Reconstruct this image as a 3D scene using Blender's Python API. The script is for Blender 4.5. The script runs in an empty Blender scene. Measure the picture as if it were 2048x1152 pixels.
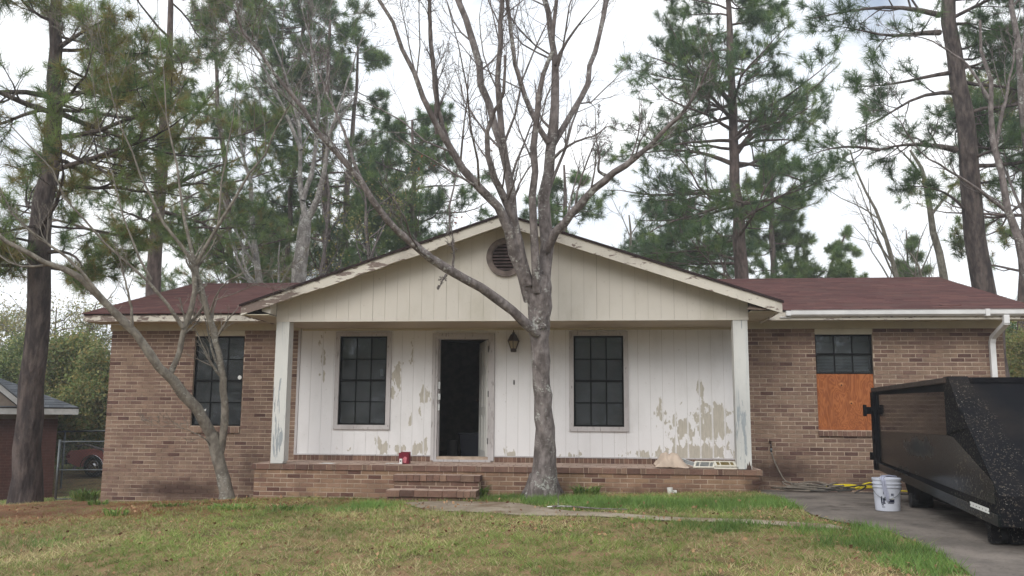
import bpy, math, random
import numpy as np
from mathutils import Vector
rng = np.random.default_rng(7)
random.seed(7)
S = bpy.context.scene
COL = S.collection

# ------------------------------------------------------------------ camera
F = 1752.175
CAM = np.array([1.773, -14.603, .762])
PT, RL, YW = (math.radians(a) for a in (8.217, .385, -5.898))
FW = np.array([math.sin(YW) * math.cos(PT), math.cos(YW) * math.cos(PT), math.sin(PT)])
RT = np.array([math.cos(YW), -math.sin(YW), 0.])
UP = np.cross(RT, FW)
cd = bpy.data.cameras.new('camera'); cam = bpy.data.objects.new('camera', cd); COL.objects.link(cam)
cd.sensor_width = 36; cd.lens = F / 2048 * 36; cd.clip_end = 1500; cd.clip_start = .05
c_, s_ = math.cos(RL), math.sin(RL)
rx = RT * c_ + UP * s_          # roll
ux = UP * c_ - RT * s_
from mathutils import Matrix
cam.matrix_world = Matrix(((rx[0], ux[0], -FW[0], CAM[0]), (rx[1], ux[1], -FW[1], CAM[1]), (rx[2], ux[2], -FW[2], CAM[2]), (0, 0, 0, 1)))
S.camera = cam

def ray(u, v):
    a, b = u - 1024, v - 576
    x = a * c_ + b * s_; y = -a * s_ + b * c_
    return FW + RT * x / F - UP * y / F

# ------------------------------------------------------------------ world and sun
SUN_EL, SUN_AZ = math.radians(33), math.radians(198)     # azimuth clockwise from +Y: sun behind the camera, a little to its left
W = bpy.data.worlds.new('World'); S.world = W; W.use_nodes = True
wn = W.node_tree; wn.nodes.clear()
def wnode(t, **k):
    n = wn.nodes.new(t)
    for a, b in k.items(): setattr(n, a, b)
    return n
sky = wnode('ShaderNodeTexSky', sky_type='NISHITA', sun_disc=False, sun_elevation=SUN_EL, sun_rotation=SUN_AZ)
tc = wnode('ShaderNodeTexCoord')
n1 = wnode('ShaderNodeTexNoise'); n1.inputs['Scale'].default_value = 3.2; n1.inputs['Detail'].default_value = 7; n1.inputs['Roughness'].default_value = .55; n1.inputs['Distortion'].default_value = .3
mp = wnode('ShaderNodeMapping'); mp.inputs['Location'].default_value = (.35, .2, .1); mp.inputs['Scale'].default_value = (1, 1, 1.7)
wn.links.new(tc.outputs['Generated'], mp.inputs[0]); wn.links.new(mp.outputs[0], n1.inputs['Vector'])
cr = wnode('ShaderNodeValToRGB'); cr.color_ramp.elements[0].position = .27; cr.color_ramp.elements[0].color = (.05, .05, .05, 1); cr.color_ramp.elements[1].position = .40; cr.color_ramp.elements[1].color = (1, 1, 1, 1)
wn.links.new(n1.outputs['Fac'], cr.inputs[0])
n2 = wnode('ShaderNodeTexNoise'); n2.inputs['Scale'].default_value = 5.; n2.inputs['Detail'].default_value = 6
wn.links.new(mp.outputs[0], n2.inputs['Vector'])
cc = wnode('ShaderNodeValToRGB'); cc.color_ramp.elements[0].position = .35; cc.color_ramp.elements[0].color = (.74, .79, .86, 1); cc.color_ramp.elements[1].position = .6; cc.color_ramp.elements[1].color = (.98, .99, 1., 1)
wn.links.new(n2.outputs['Fac'], cc.inputs[0])
mul = wnode('ShaderNodeVectorMath', operation='SCALE'); mul.inputs['Scale'].default_value = 12.6
wn.links.new(cc.outputs[0], mul.inputs[0])
gapv = ray(1745, -10); gapv = gapv / np.linalg.norm(gapv)
gd = wnode('ShaderNodeVectorMath', operation='DISTANCE'); wn.links.new(tc.outputs['Generated'], gd.inputs[0]); gd.inputs[1].default_value = tuple(gapv)
gm = wnode('ShaderNodeMath', operation='MULTIPLY_ADD'); wn.links.new(n2.outputs['Fac'], gm.inputs[0]); gm.inputs[1].default_value = .06; wn.links.new(gd.outputs['Value'], gm.inputs[2])
gr = wnode('ShaderNodeMapRange'); wn.links.new(gm.outputs[0], gr.inputs[0]); gr.inputs[1].default_value = .035; gr.inputs[2].default_value = .09; gr.inputs[3].default_value = .3
gx_ = wnode('ShaderNodeMath', operation='MULTIPLY'); wn.links.new(cr.outputs[0], gx_.inputs[0]); wn.links.new(gr.outputs[0], gx_.inputs[1])
mx = wnode('ShaderNodeMix', data_type='RGBA')
wn.links.new(gx_.outputs[0], mx.inputs[0]); wn.links.new(sky.outputs[0], mx.inputs[6]); wn.links.new(mul.outputs[0], mx.inputs[7])
bg = wnode('ShaderNodeBackground'); bg.inputs['Strength'].default_value = .1
out = wnode('ShaderNodeOutputWorld')
wn.links.new(mx.outputs[2], bg.inputs[0]); wn.links.new(bg.outputs[0], out.inputs[0])
sl = bpy.data.lights.new('sun', 'SUN'); sl.energy = 1.5; sl.angle = math.radians(30); sl.color = (1, .96, .9)
so = bpy.data.objects.new('sun', sl); COL.objects.link(so)
sd = Vector((math.sin(SUN_AZ) * math.cos(SUN_EL), math.cos(SUN_AZ) * math.cos(SUN_EL), math.sin(SUN_EL)))
so.rotation_euler = sd.to_track_quat('Z', 'Y').to_euler(); so.location = (0, -30, 40)
S.view_settings.view_transform = 'Standard'; S.view_settings.look = 'None'
S.view_settings.exposure = 0.22; S.view_settings.gamma = 1; S.view_settings.use_curve_mapping = False
S.cycles.max_bounces = 6; S.cycles.transparent_max_bounces = 12

# ------------------------------------------------------------------ helpers: pixels of the 2048x1152 frame to real places
def atY(u, v, y): d = ray(u, v); return CAM + d * ((y - CAM[1]) / d[1])
def atD(u, v, t): return CAM + ray(u, v) * t

GP = np.array([(-6.8, 0, -.78), (-3.65, -1.3, -.57), (-1.3, -1.9, -.5), (4.1, -1.3, -.345), (1.2, -2.1, -.40), (6, 0, -.43), (5.3, -4.5, -.31), (0, -4, -.45), (0, -8, -.62),
               (-6, -6, -.72), (-9.6, -2, -.93), (1.8, -14.6, -.75), (-9, 3, -1.05), (-11.6, 6, -1.4), (-15, 12.8, -1.25), (12, -3, -.3), (5, -8, -.42), (10, 10, -.8),
               (-25, 30, -1.2), (0, 35, -1.), (25, 30, -.8), (-20, -10, -1.4), (20, -10, -.3), (0, -40, -1), (-60, 0, -1.6), (60, 0, -.5), (0, 70, -1), (-4.2, -.8, -.64)])
def _phi(r): return np.sqrt(r * r + 4.)
_A = _phi(np.linalg.norm(GP[:, None, :2] - GP[None, :, :2], axis=2))
_n = len(GP); _M = np.zeros((_n + 1, _n + 1)); _M[:_n, :_n] = _A; _M[:_n, _n] = 1; _M[_n, :_n] = 1
_w = np.linalg.solve(_M, np.append(GP[:, 2], 0))
def gz(x, y):
    x = np.atleast_1d(np.asarray(x, float)); y = np.atleast_1d(np.asarray(y, float))
    sh = x.shape; x = x.ravel(); y = y.ravel()
    r = np.hypot(x, y); k = np.minimum(1, 60 / np.maximum(r, 1e-6)); x = x * k; y = y * k
    o = np.empty(len(x))
    for i in range(0, len(x), 50000):
        d = np.hypot(x[i:i + 50000, None] - GP[None, :, 0], y[i:i + 50000, None] - GP[None, :, 1])
        o[i:i + 50000] = _phi(d) @ _w[:_n] + _w[_n]
    return o.reshape(sh)
def gz1(x, y): return float(gz(x, y)[0])
def ground(u, v):
    d = ray(u, v); t = 12.
    for _ in range(40):
        p = CAM + d * t; t += (p[2] - gz1(p[0], p[1])) / max(-d[2], .02) * .7
        t = min(max(t, 3), 80)
    return CAM + d * t

# ------------------------------------------------------------------ materials
def srgb(r, g, b):
    f = lambda c: (c / 255 / 12.92) if c / 255 <= .04045 else ((c / 255 + .055) / 1.055) ** 2.4
    return (f(r), f(g), f(b))
MATS = {}
class NT:
    def __init__(s, name):
        s.m = bpy.data.materials.new(name); s.m.use_nodes = True; s.t = s.m.node_tree; s.t.nodes.clear(); MATS[name] = s.m
        s.geo = s.n('ShaderNodeNewGeometry'); s.pos = s.geo.outputs['Position']
    def n(s, t, **k):
        x = s.t.nodes.new(t)
        for a, b in k.items(): setattr(x, a, b)
        return x
    def l(s, a, b): s.t.links.new(a, b)
    def set(s, inp, v):
        if isinstance(v, bpy.types.NodeSocket): s.l(v, inp)
        elif isinstance(v, (tuple, list)) and len(v) == 3 and inp.type == 'RGBA': inp.default_value = (*v, 1)
        else: inp.default_value = v
    def noise(s, scale, detail=4, rough=.55, stretch=(1, 1, 1), off=(0, 0, 0), dist=0):
        m = s.n('ShaderNodeMapping'); m.inputs['Scale'].default_value = stretch; m.inputs['Location'].default_value = off; s.l(s.pos, m.inputs[0])
        x = s.n('ShaderNodeTexNoise'); x.inputs['Scale'].default_value = scale; x.inputs['Detail'].default_value = detail; x.inputs['Roughness'].default_value = rough
        x.inputs['Distortion'].default_value = dist; s.l(m.outputs[0], x.inputs['Vector']); return x.outputs['Fac']
    def ramp(s, v, a, b, ca=0., cb=1.):
        x = s.n('ShaderNodeMapRange'); x.interpolation_type = 'SMOOTHSTEP' if abs(b - a) > .04 else 'LINEAR'
        s.set(x.inputs[0], v)
        for i, q in enumerate((a, b, ca, cb)): x.inputs[i + 1].default_value = q
        return x.outputs[0]
    def math(s, op, a, b=0., c=0., clamp=False):
        x = s.n('ShaderNodeMath', operation=op); x.use_clamp = clamp
        for i, q in enumerate((a, b, c)): s.set(x.inputs[i], q)
        return x.outputs[0]
    def mix(s, f, a, b):
        x = s.n('ShaderNodeMix', data_type='RGBA'); s.set(x.inputs[0], f); s.set(x.inputs[6], a); s.set(x.inputs[7], b); return x.outputs[2]
    def blobs(s, L, axis='xz'):
        acc = None
        for (x0, z0, rx_, rz_, st) in L:
            v = s.n('ShaderNodeVectorMath', operation='MULTIPLY_ADD'); s.l(s.pos, v.inputs[0])
            if axis == 'xz': v.inputs[1].default_value = (1 / rx_, 0, 1 / rz_); v.inputs[2].default_value = (-x0 / rx_, 0, -z0 / rz_)
            elif axis == 'yz': v.inputs[1].default_value = (0, 1 / rx_, 1 / rz_); v.inputs[2].default_value = (0, -x0 / rx_, -z0 / rz_)
            else: v.inputs[1].default_value = (1 / rx_, 1 / rz_, 0); v.inputs[2].default_value = (-x0 / rx_, -z0 / rz_, 0)
            ln = s.n('ShaderNodeVectorMath', operation='LENGTH'); s.l(v.outputs[0], ln.inputs[0])
            q = s.math('SUBTRACT', 1., ln.outputs['Value'], clamp=True)
            q = s.math('MULTIPLY', q, st)
            acc = q if acc is None else s.math('MAXIMUM', acc, q)
        return acc
    def done(s, col, rough=.8, bump=None, bs=.3, bd=.01, spec=.3, metal=0., trans=None, coat=0.):
        b = s.n('ShaderNodeBsdfPrincipled'); s.set(b.inputs['Base Color'], col); s.set(b.inputs['Roughness'], rough); b.inputs['Specular IOR Level'].default_value = spec; b.inputs['Metallic'].default_value = metal
        b.inputs['Coat Weight'].default_value = coat
        if bump is not None:
            x = s.n('ShaderNodeBump'); x.inputs['Strength'].default_value = bs; x.inputs['Distance'].default_value = bd; s.l(bump, x.inputs['Height']); s.l(x.outputs[0], b.inputs['Normal'])
        o = s.n('ShaderNodeOutputMaterial'); sh = b.outputs[0]
        if trans:
            t = s.n('ShaderNodeBsdfTranslucent'); s.set(t.inputs[0], col); ms = s.n('ShaderNodeMixShader'); ms.inputs[0].default_value = trans
            s.l(sh, ms.inputs[1]); s.l(t.outputs[0], ms.inputs[2]); sh = ms.outputs[0]
        s.l(sh, o.inputs[0]); return s.m
def simple(name, c, rough=.8, var=.25, scale=8, bs=.2, bd=.005, bscale=40, c2=None, **k):
    t = NT(name); n = t.noise(scale, 5)
    c2 = c2 or tuple(x * (1 - var) for x in c); col = t.mix(t.ramp(n, .35, .65), c2, c)
    return t.done(col, rough, t.noise(bscale, 4), bs, bd, **k)

# bricks: six tones of fired clay, stained by the same large patches
BR = [srgb(*c) for c in ((136, 113, 99), (144, 121, 105), (128, 105, 93), (121, 97, 87), (100, 77, 71), (140, 118, 102))]
BR2 = [srgb(*c) for c in ((146, 118, 98), (152, 125, 102), (136, 108, 91), (124, 96, 83), (100, 74, 66), (146, 119, 100))]
BR3 = [srgb(*c) for c in ((126, 99, 87), (134, 107, 93), (116, 91, 81), (120, 99, 86), (102, 80, 72), (138, 113, 97))]
def grime(t):
    b = t.blobs([(-5.4, -.55, 1.5, .3, .9), (-4.2, -.2, .5, .75, .5), (4.6, -.1, 1.2, .4, .75), (6.2, -.3, 1., .25, .8), (4.1, -.25, .5, .3, .9), (-3.5, -.2, .25, .25, .5), (2.5, -.35, 2.5, .14, .5)])
    n = t.noise(3.2, 6, .65)
    return t.ramp(t.math('ADD', t.math('MULTIPLY', b, .75), t.math('MULTIPLY', n, .55)), .38, .85)
def brickmat(name, c, dirt=.72):
    t = NT(name); n = t.noise(6, 5, .6); f = t.noise(70, 3, .6)
    col = t.mix(t.ramp(n, .3, .7), tuple(x * .8 for x in c), tuple(min(1, x * 1.12) for x in c))
    col = t.mix(t.ramp(f, .45, .8), col, tuple(x * .62 for x in c))
    g = grime(t); col = t.mix(t.math('MULTIPLY', g, dirt), col, srgb(62, 48, 44))
    if name.startswith('cap'):      # dust trodden onto the upper faces
        gx = t.n('ShaderNodeSeparateXYZ'); t.l(t.geo.outputs['Normal'], gx.inputs[0]); col = t.mix(t.math('MULTIPLY', t.ramp(gx.outputs[2], .6, .95), t.ramp(t.noise(5, 5), .3, .6, .4, .85)), col, srgb(196, 174, 160))
    return t.done(col, .92, t.noise(120, 3), .5, .004, spec=.15)
brick_m = [brickmat('wall_brick_%d' % i, c) for i, c in enumerate(BR)]
brick_m2 = [brickmat('porch_brick_%d' % i, c) for i, c in enumerate(BR2)]
brick_m3 = [brickmat('cap_brick_%d' % i, c, .4) for i, c in enumerate(BR3)]
t = NT('mortar'); g = grime(t)
n = t.noise(2.2, 4, .6); col = t.mix(t.ramp(n, .35, .62), srgb(152, 134, 119), srgb(196, 178, 160))
mortar = t.done(t.mix(t.math('MULTIPLY', g, .95), col, srgb(74, 58, 52)), .95, t.noise(90, 3), .4, .003, spec=.1)
simple('dark_brick', srgb(84, 54, 48), .9, .3); simple('dark_mortar', srgb(96, 76, 70), .95)

def paintmat(name, base, under, L, off, thr=.62, streak=None, dirt=srgb(120, 112, 98), dirtamt=.25, stretch=(1, 1, .45), sc=7., rough=.55, grooves=None):
    t = NT(name); n = t.noise(sc, 8, .62, stretch, off, .3)
    v = n
    if L: v = t.math('ADD', n, t.math('MULTIPLY', t.blobs(L), .42))
    m = t.ramp(v, thr, thr + .012)
    d = t.noise(1.7, 6, .65, (1, 1, .5), off)
    pc = t.mix(t.ramp(d, .45, .8, 0, dirtamt), base, dirt)
    sp = t.noise(26, 3, .7); pc = t.mix(t.ramp(sp, .66, .72, 0, .5), pc, tuple(x * .6 for x in under))
    if streak:
        q = t.noise(3, 5, .7, (6, 6, .25), off); pc = t.mix(t.ramp(q, .5, .75, 0, streak), pc, under)
    un = t.noise(14, 6, .6, (5, 5, .6)); uc = t.mix(t.ramp(un, .3, .7), tuple(x * .8 for x in under), under)
    if grooves:
        # paint clings along the edges of each board
        gx = t.n('ShaderNodeSeparateXYZ'); t.l(t.pos, gx.inputs[0])
        fr = t.math('FRACT', t.math('MULTIPLY_ADD', gx.outputs[0], 1 / grooves[1], -grooves[0] / grooves[1]))
        ed = t.math('ABSOLUTE', t.math('SUBTRACT', fr, .5))
        m = t.math('MULTIPLY', m, t.ramp(t.math('ADD', ed, t.math('MULTIPLY', t.noise(9, 3), .10)), .478, .495, 1, .1))
    col = t.mix(m, pc, uc)
    hgt = t.math('ADD', t.math('MULTIPLY', m, -1.), t.math('MULTIPLY', t.noise(60, 3), .15))
    return t.done(col, rough, hgt, .6, .0015, spec=.3)
PX0, BW = -3.38, .1978
peel = [(3.55, .62, .50, .52, 1.1), (3.05, .55, .42, .55, .72), (3.3, .18, .9, .22, 1.15), (2.45, .12, .6, .16, .8), (1.3, .1, .35, .14, .7), (3.35, 1.2, .14, .4, .75), (2.72, .75, .2, .5, .55),
        (-1.7, 1.35, .16, .75, .78), (-1.42, 1.85, .1, .4, .62), (-1.2, 1.05, .18, .5, .72), (-2.98, 1.75, .14, .5, .6), (-2.95, 1.35, .06, .4, .7), (-1.9, .2, .3, .3, .75), (-1.25, .22, .25, .3, .75), (-1.6, .2, .4, .2, .6), (.3, .13, .3, .14, .6), (-2.5, .15, .4, .14, .45), (-1.45, .7, .12, .2, .55)]
paintmat('white_siding', srgb(224, 223, 224), srgb(188, 182, 170), peel, (3, 1, 7), .69, sc=9., grooves=(PX0, BW), dirtamt=.2)
paintmat('cream_siding', srgb(204, 198, 188), srgb(170, 162, 142), None, (1, 2, 3), .80, dirtamt=.45, dirt=srgb(166, 160, 142))
paintmat('cream_trim', srgb(196, 188, 166), srgb(150, 140, 122), None, (4, 2, 1), .74, dirtamt=.4, dirt=srgb(120, 112, 96))
paintmat('ceiling_paint', srgb(176, 164, 142), srgb(140, 128, 110), None, (4, 5, 1), .8, dirtamt=.5, dirt=srgb(120, 104, 84))
paintmat('worn_fascia', srgb(206, 200, 188), srgb(128, 112, 104), [(-3.6, 2.45, 1.3, .6, .45), (-7, 2.35, 3.2, .3, .3), (-2.2, 2.95, 1.1, .3, .3)], (9, 2, 5), .60, sc=9, stretch=(.6, 1, 2), dirt=srgb(110, 96, 88), dirtamt=.5)
paintmat('weathered_trim', srgb(186, 182, 182), srgb(150, 144, 142), None, (2, 8, 3), .60, sc=12, stretch=(3, 3, .5), dirtamt=.5, dirt=srgb(110, 100, 98))
paintmat('post_paint', srgb(208, 208, 204), srgb(160, 166, 170), [(-3.3, .5, .2, 1.3, .35), (3.8, .4, .2, 1.1, .35)], (2, 1, 3), .64, sc=6, stretch=(3, 3, .3), streak=.6, dirt=srgb(150, 150, 150), dirtamt=.4)
simple('gap_shade', (.02, .018, .016), .9); simple('siding_backing', srgb(150, 142, 128), .9)  # the near-black one paints shade into the eave and vent openings
simple('rotten_wood', srgb(140, 122, 108), .9, .5, 5, .8, .01, 20)
simple('dark_wood', srgb(84, 66, 60), .85, .35, 9, .6, .006, 30)
simple('bronze_frame', srgb(12, 12, 12), .6, .2, spec=.15); simple('vent_ring_wood', srgb(122, 110, 104), .85, .4, 9, .6, .006, 30); simple('slat_wood', srgb(82, 68, 66), .85, .4, 9, .6, .006, 30)
simple('gutter_white', srgb(226, 226, 226), .4, .15, 3, .05)
simple('shingle_edge', srgb(52, 40, 40), .9)
def shing(name, c):
    t = NT(name); n = t.noise(1.1, 5, .6); f = t.noise(150, 2)
    col = t.mix(t.ramp(n, .3, .7), tuple(x * .82 for x in c), c); col = t.mix(t.ramp(f, .4, .7, 0, .5), col, tuple(x * .55 for x in c))
    return t.done(col, .95, f, .5, .003, spec=.15)
SH = [shing('shingle_red_%d' % i, srgb(*c)) for i, c in enumerate(((98, 68, 66), (106, 75, 71), (90, 62, 61), (97, 71, 68)))]
SG = [shing('shingle_grey_%d' % i, srgb(*c)) for i, c in enumerate(((104, 108, 114), (92, 96, 102)))]
simple('room_wall', srgb(120, 112, 100), .9); simple('room_floor', srgb(70, 58, 50), .8)
# plywood
t = NT('plywood'); n = t.noise(2.6, 3, .5, (1.6, 1, .55), (0, 0, 1), 1.2)
wv = t.n('ShaderNodeMath', operation='SINE'); t.l(t.math('MULTIPLY', n, 95.), wv.inputs[0])
n3 = t.noise(3, 4, .6, (2, 1, .4)); col = t.mix(t.ramp(wv.outputs[0], -.6, 1.), srgb(142, 80, 42), srgb(168, 102, 58)); col = t.mix(t.ramp(n3, .45, .75, 0, .55), col, srgb(112, 62, 36))
k = t.blobs([(5.6, 1.28, .06, .05, 1), (5.74, .99, .06, .05, 1)]); col = t.mix(t.ramp(k, .2, .8), col, srgb(186, 124, 76)); k = t.blobs([(5.6, 1.265, .02, .02, 1), (5.74, .975, .02, .02, 1)]); col = t.mix(t.ramp(k, .1, .5), col, srgb(70, 34, 20))
t.done(col, .7, t.noise(60, 4, .6, (4, 1, .3)), .2, .002, spec=.3)
# glass
def glass(name, tint, ref=.5):
    t = NT(name); a = t.n('ShaderNodeBsdfTransparent'); a.inputs[0].default_value = (*tint, 1); b = t.n('ShaderNodeBsdfGlossy'); b.inputs['Roughness'].default_value = .03; b.inputs[0].default_value = (.9, .95, 1, 1)
    bp = t.n('ShaderNodeBump'); bp.inputs['Strength'].default_value = .12; bp.inputs['Distance'].default_value = .05; t.l(t.noise(2.2, 2), bp.inputs['Height']); t.l(bp.outputs[0], b.inputs['Normal'])
    fr = t.n('ShaderNodeFresnel'); fr.inputs[0].default_value = 1.5; m = t.n('ShaderNodeMixShader'); t.l(t.math('MULTIPLY_ADD', fr.outputs[0], ref, .02), m.inputs[0]); t.l(a.outputs[0], m.inputs[1]); t.l(b.outputs[0], m.inputs[2])
    df_ = t.n('ShaderNodeBsdfDiffuse'); df_.inputs[0].default_value = (.62, .66, .7, 1); m2 = t.n('ShaderNodeMixShader'); t.l(t.ramp(t.noise(3, 5, .7), .3, .75, .03, .085), m2.inputs[0]); t.l(m.outputs[0], m2.inputs[1]); t.l(df_.outputs[0], m2.inputs[2])
    o = t.n('ShaderNodeOutputMaterial'); t.l(m2.outputs[0], o.inputs[0])
glass('window_glass', (.55, .58, .6), 1.2); glass('clear_glass', (.8, .82, .85), 1.)
simple('lantern_metal', srgb(58, 42, 38), .5, .3, spec=.5); simple('lantern_glass', srgb(150, 138, 112), .3)
simple('black_rubber', (.02, .02, .022), .7); simple('white_paper', srgb(225, 225, 222), .8, .06)
simple('blind_white', srgb(205, 208, 208), .6, .1)
# bark
def bark(name, c1, c2, lich, amt, sc=9, st=(1, 1, .35), bd=.02, bs=.8):
    t = NT(name); n = t.noise(sc, 7, .65, st); col = t.mix(t.ramp(n, .35, .68), c1, c2)
    m = t.noise(3.2, 7, .75); m2 = t.noise(22, 4, .7, (1, 1, 1.6)); q = t.math('ADD', t.math('MULTIPLY', m, .6), t.math('MULTIPLY', m2, .4))
    col = t.mix(t.ramp(q, 1 - amt, 1 - amt + .08, 0, .8), col, lich)
    v = t.n('ShaderNodeTexVoronoi'); v.inputs['Scale'].default_value = sc * 2.2; mp_ = t.n('ShaderNodeMapping'); mp_.inputs['Scale'].default_value = st; t.l(t.pos, mp_.inputs[0]); t.l(mp_.outputs[0], v.inputs['Vector'])
    h = t.math('ADD', t.math('MULTIPLY', n, 1.), t.math('MULTIPLY', v.outputs['Distance'], .5))
    col = t.mix(t.ramp(v.outputs['Distance'], .0, .25, .35, 0), col, tuple(x * .5 for x in c1))
    return t.done(col, .92, h, bs, bd, spec=.15)
bark('bark_gray', srgb(92, 85, 83), srgb(138, 130, 128), srgb(186, 188, 182), .465, 10, (1, 1, .5), .03)
bark('bark_pale', srgb(100, 94, 86), srgb(150, 146, 136), srgb(186, 186, 174), .44, 12)
bark('bark_smooth', srgb(104, 98, 90), srgb(142, 136, 126), srgb(172, 172, 164), .46, 12, (1, 1, .6), .006, .5)
bark('bark_pine', srgb(62, 56, 56), srgb(108, 98, 94), srgb(132, 124, 118), .40, 7, (1, 1, .3), .05, 1.)
bark('bark_pine_far', srgb(82, 72, 70), srgb(124, 110, 106), srgb(146, 136, 130), .40, 7, (1, 1, .3), .03, .8)
bark('bark_lichen', srgb(110, 106, 104), srgb(160, 156, 152), srgb(196, 196, 192), .48, 8, (1, 1, .5), .02, .6)
def leafm(name, c, tr=.4, rough=.6):
    t = NT(name); n = t.noise(.9, 4, .6); col = t.mix(t.ramp(n, .3, .7), tuple(x * .7 for x in c), tuple(min(1, x * 1.3) for x in c)); return t.done(col, rough, spec=.25, trans=.5 if name[0] == 'n' else tr)
NEED = [leafm('needle_%d' % i, srgb(*c)) for i, c in enumerate(((100, 126, 80), (126, 146, 86), (90, 114, 84), (144, 134, 84)))]
GR = [leafm('grass_%d' % i, srgb(*c), .3) for i, c in enumerate(((190, 178, 136), (148, 156, 94), (120, 144, 72), (168, 150, 112), (96, 126, 64), (120, 150, 84), (152, 94, 66)))]
LF = [leafm('leaf_%d' % i, srgb(*c), .35) for i, c in enumerate(((124, 138, 84), (104, 122, 74), (148, 148, 98), (88, 104, 66), (156, 144, 90), (166, 92, 62), (132, 104, 78), (60, 120, 48)))]

# ------------------------------------------------------------------ mesh building
class MB:
    def __init__(s): s.v = []; s.f = []; s.m = []; s.n = 0
    def add(s, V, Fc, m=0):
        s.v.extend([tuple(map(float, p)) for p in V]); s.f.extend([tuple(int(i) + s.n for i in q) for q in Fc]); s.n += len(V)
        s.m.extend([m] * len(Fc)); return s
    def box(s, x0, x1, y0, y1, z0, z1, m=0):
        return s.add([(x0, y0, z0), (x1, y0, z0), (x1, y1, z0), (x0, y1, z0), (x0, y0, z1), (x1, y0, z1), (x1, y1, z1), (x0, y1, z1)],
                     [(0, 3, 2, 1), (4, 5, 6, 7), (0, 1, 5, 4), (1, 2, 6, 5), (2, 3, 7, 6), (3, 0, 4, 7)], m)
    def prism(s, pts, a, b, axis='y', m=0):      # polygon in the plane across axis, extruded from a to b
        n = len(pts); P = lambda p, t: {'y': (p[0], t, p[1]), 'x': (t, p[0], p[1]), 'z': (p[0], p[1], t)}[axis]
        V = [P(p, a) for p in pts] + [P(p, b) for p in pts]
        Fc = [tuple(range(n)), tuple(range(2 * n - 1, n - 1, -1))] + [(i, n + i, n + (i + 1) % n, (i + 1) % n) for i in range(n)]
        return s.add(V, Fc, m)
    def hexa(s, P, m=0):       # 8 points: bottom four then top four
        return s.add(P, [(0, 3, 2, 1), (4, 5, 6, 7), (0, 1, 5, 4), (1, 2, 6, 5), (2, 3, 7, 6), (3, 0, 4, 7)], m)
    def slab(s, q, t, m=0):    # quad q (4 pts) thickened by vector t
        q = [np.array(p, float) for p in q]; t = np.array(t, float)
        return s.hexa(q + [p + t for p in q], m)
    def tube(s, pts, r, n=8, m=0, cap=True):
        V, Fc = tubes(np.array(pts, float)[None], np.broadcast_to(np.array(r, float), (len(pts),))[None], n)
        s.add(V, Fc, m)
        if cap:
            k = len(pts); b = s.n - n * k
            s.f.append(tuple(b + i for i in range(n))); s.m.append(m); s.f.append(tuple(b + (k - 1) * n + i for i in range(n - 1, -1, -1))); s.m.append(m)
        return s
    def lathe(s, c, prof, n=24, m=0, sq=None):     # prof: (radius, z)
        k = len(prof); a = np.arange(n) / n * 2 * math.pi + (math.pi / n if n < 9 else 0)
        V = [(c[0] + r * math.cos(t_), c[1] + r * math.sin(t_), c[2] + z) for r, z in prof for t_ in a]
        Fc = [(j * n + i, j * n + (i + 1) % n, (j + 1) * n + (i + 1) % n, (j + 1) * n + i) for j in range(k - 1) for i in range(n)]
        return s.add(V, Fc, m)
def tubes(P, R, n, twist=None):
    N, K, _ = P.shape
    T = np.gradient(P, axis=1); T /= np.linalg.norm(T, axis=2, keepdims=True) + 1e-9
    mean = P[:, -1] - P[:, 0]; mean /= np.linalg.norm(mean, axis=1, keepdims=True) + 1e-9
    ref = np.where(np.abs(mean[:, 2:3]) > .8, np.array([[1., .13, 0]]), np.array([[.05, .02, 1.]]))
    U = np.cross(T, ref[:, None, :]); U /= np.linalg.norm(U, axis=2, keepdims=True) + 1e-9
    V = np.cross(T, U)
    a = np.arange(n) / n * 2 * math.pi
    ring = U[:, :, None, :] * np.cos(a)[None, None, :, None] + V[:, :, None, :] * np.sin(a)[None, None, :, None]
    X = P[:, :, None, :] + ring * (R[:, :, None, None])
    base = (np.arange(N) * K * n)[:, None, None] + (np.arange(K - 1) * n)[None, :, None] + np.arange(n)[None, None, :]
    nx = (np.arange(N) * K * n)[:, None, None] + (np.arange(K - 1) * n)[None, :, None] + ((np.arange(n) + 1) % n)[None, None, :]
    Fq = np.stack([base, base + n, nx + n, nx], -1).reshape(-1, 4)
    return X.reshape(-1, 3), Fq
class NP:      # array mesh builder
    def __init__(s): s.V = []; s.F3 = []; s.F4 = []; s.M3 = []; s.M4 = []; s.n = 0
    def add(s, V, Fc, m=0):
        Fc = np.asarray(Fc) + s.n; s.V.append(np.asarray(V, float)); s.n += len(V)
        mm = np.broadcast_to(np.asarray(m), (len(Fc),))
        (s.F3 if Fc.shape[1] == 3 else s.F4).append(Fc); (s.M3 if Fc.shape[1] == 3 else s.M4).append(mm)
    def mesh(s, name, off):
        V = np.concatenate(s.V) - off
        f3 = np.concatenate(s.F3) if s.F3 else np.zeros((0, 3), int); f4 = np.concatenate(s.F4) if s.F4 else np.zeros((0, 4), int)
        me = bpy.data.meshes.new(name); me.vertices.add(len(V)); me.vertices.foreach_set('co', V.astype(np.float32).ravel())
        nl = f3.size + f4.size; me.loops.add(nl); me.loops.foreach_set('vertex_index', np.concatenate([f3.ravel(), f4.ravel()]).astype(np.int32))
        npoly = len(f3) + len(f4); me.polygons.add(npoly)
        ls = np.concatenate([np.arange(len(f3)) * 3, f3.size + np.arange(len(f4)) * 4]).astype(np.int32)
        me.polygons.foreach_set('loop_start', ls)
        me.polygons.foreach_set('material_index', np.concatenate([*(s.M3 or [np.zeros(0, int)]), *(s.M4 or [np.zeros(0, int)])]).astype(np.int32))
        me.update(calc_edges=True); return me
WL = {}
def wl(o): return WL.get(o.name, np.zeros(3)) if o else np.zeros(3)
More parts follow.
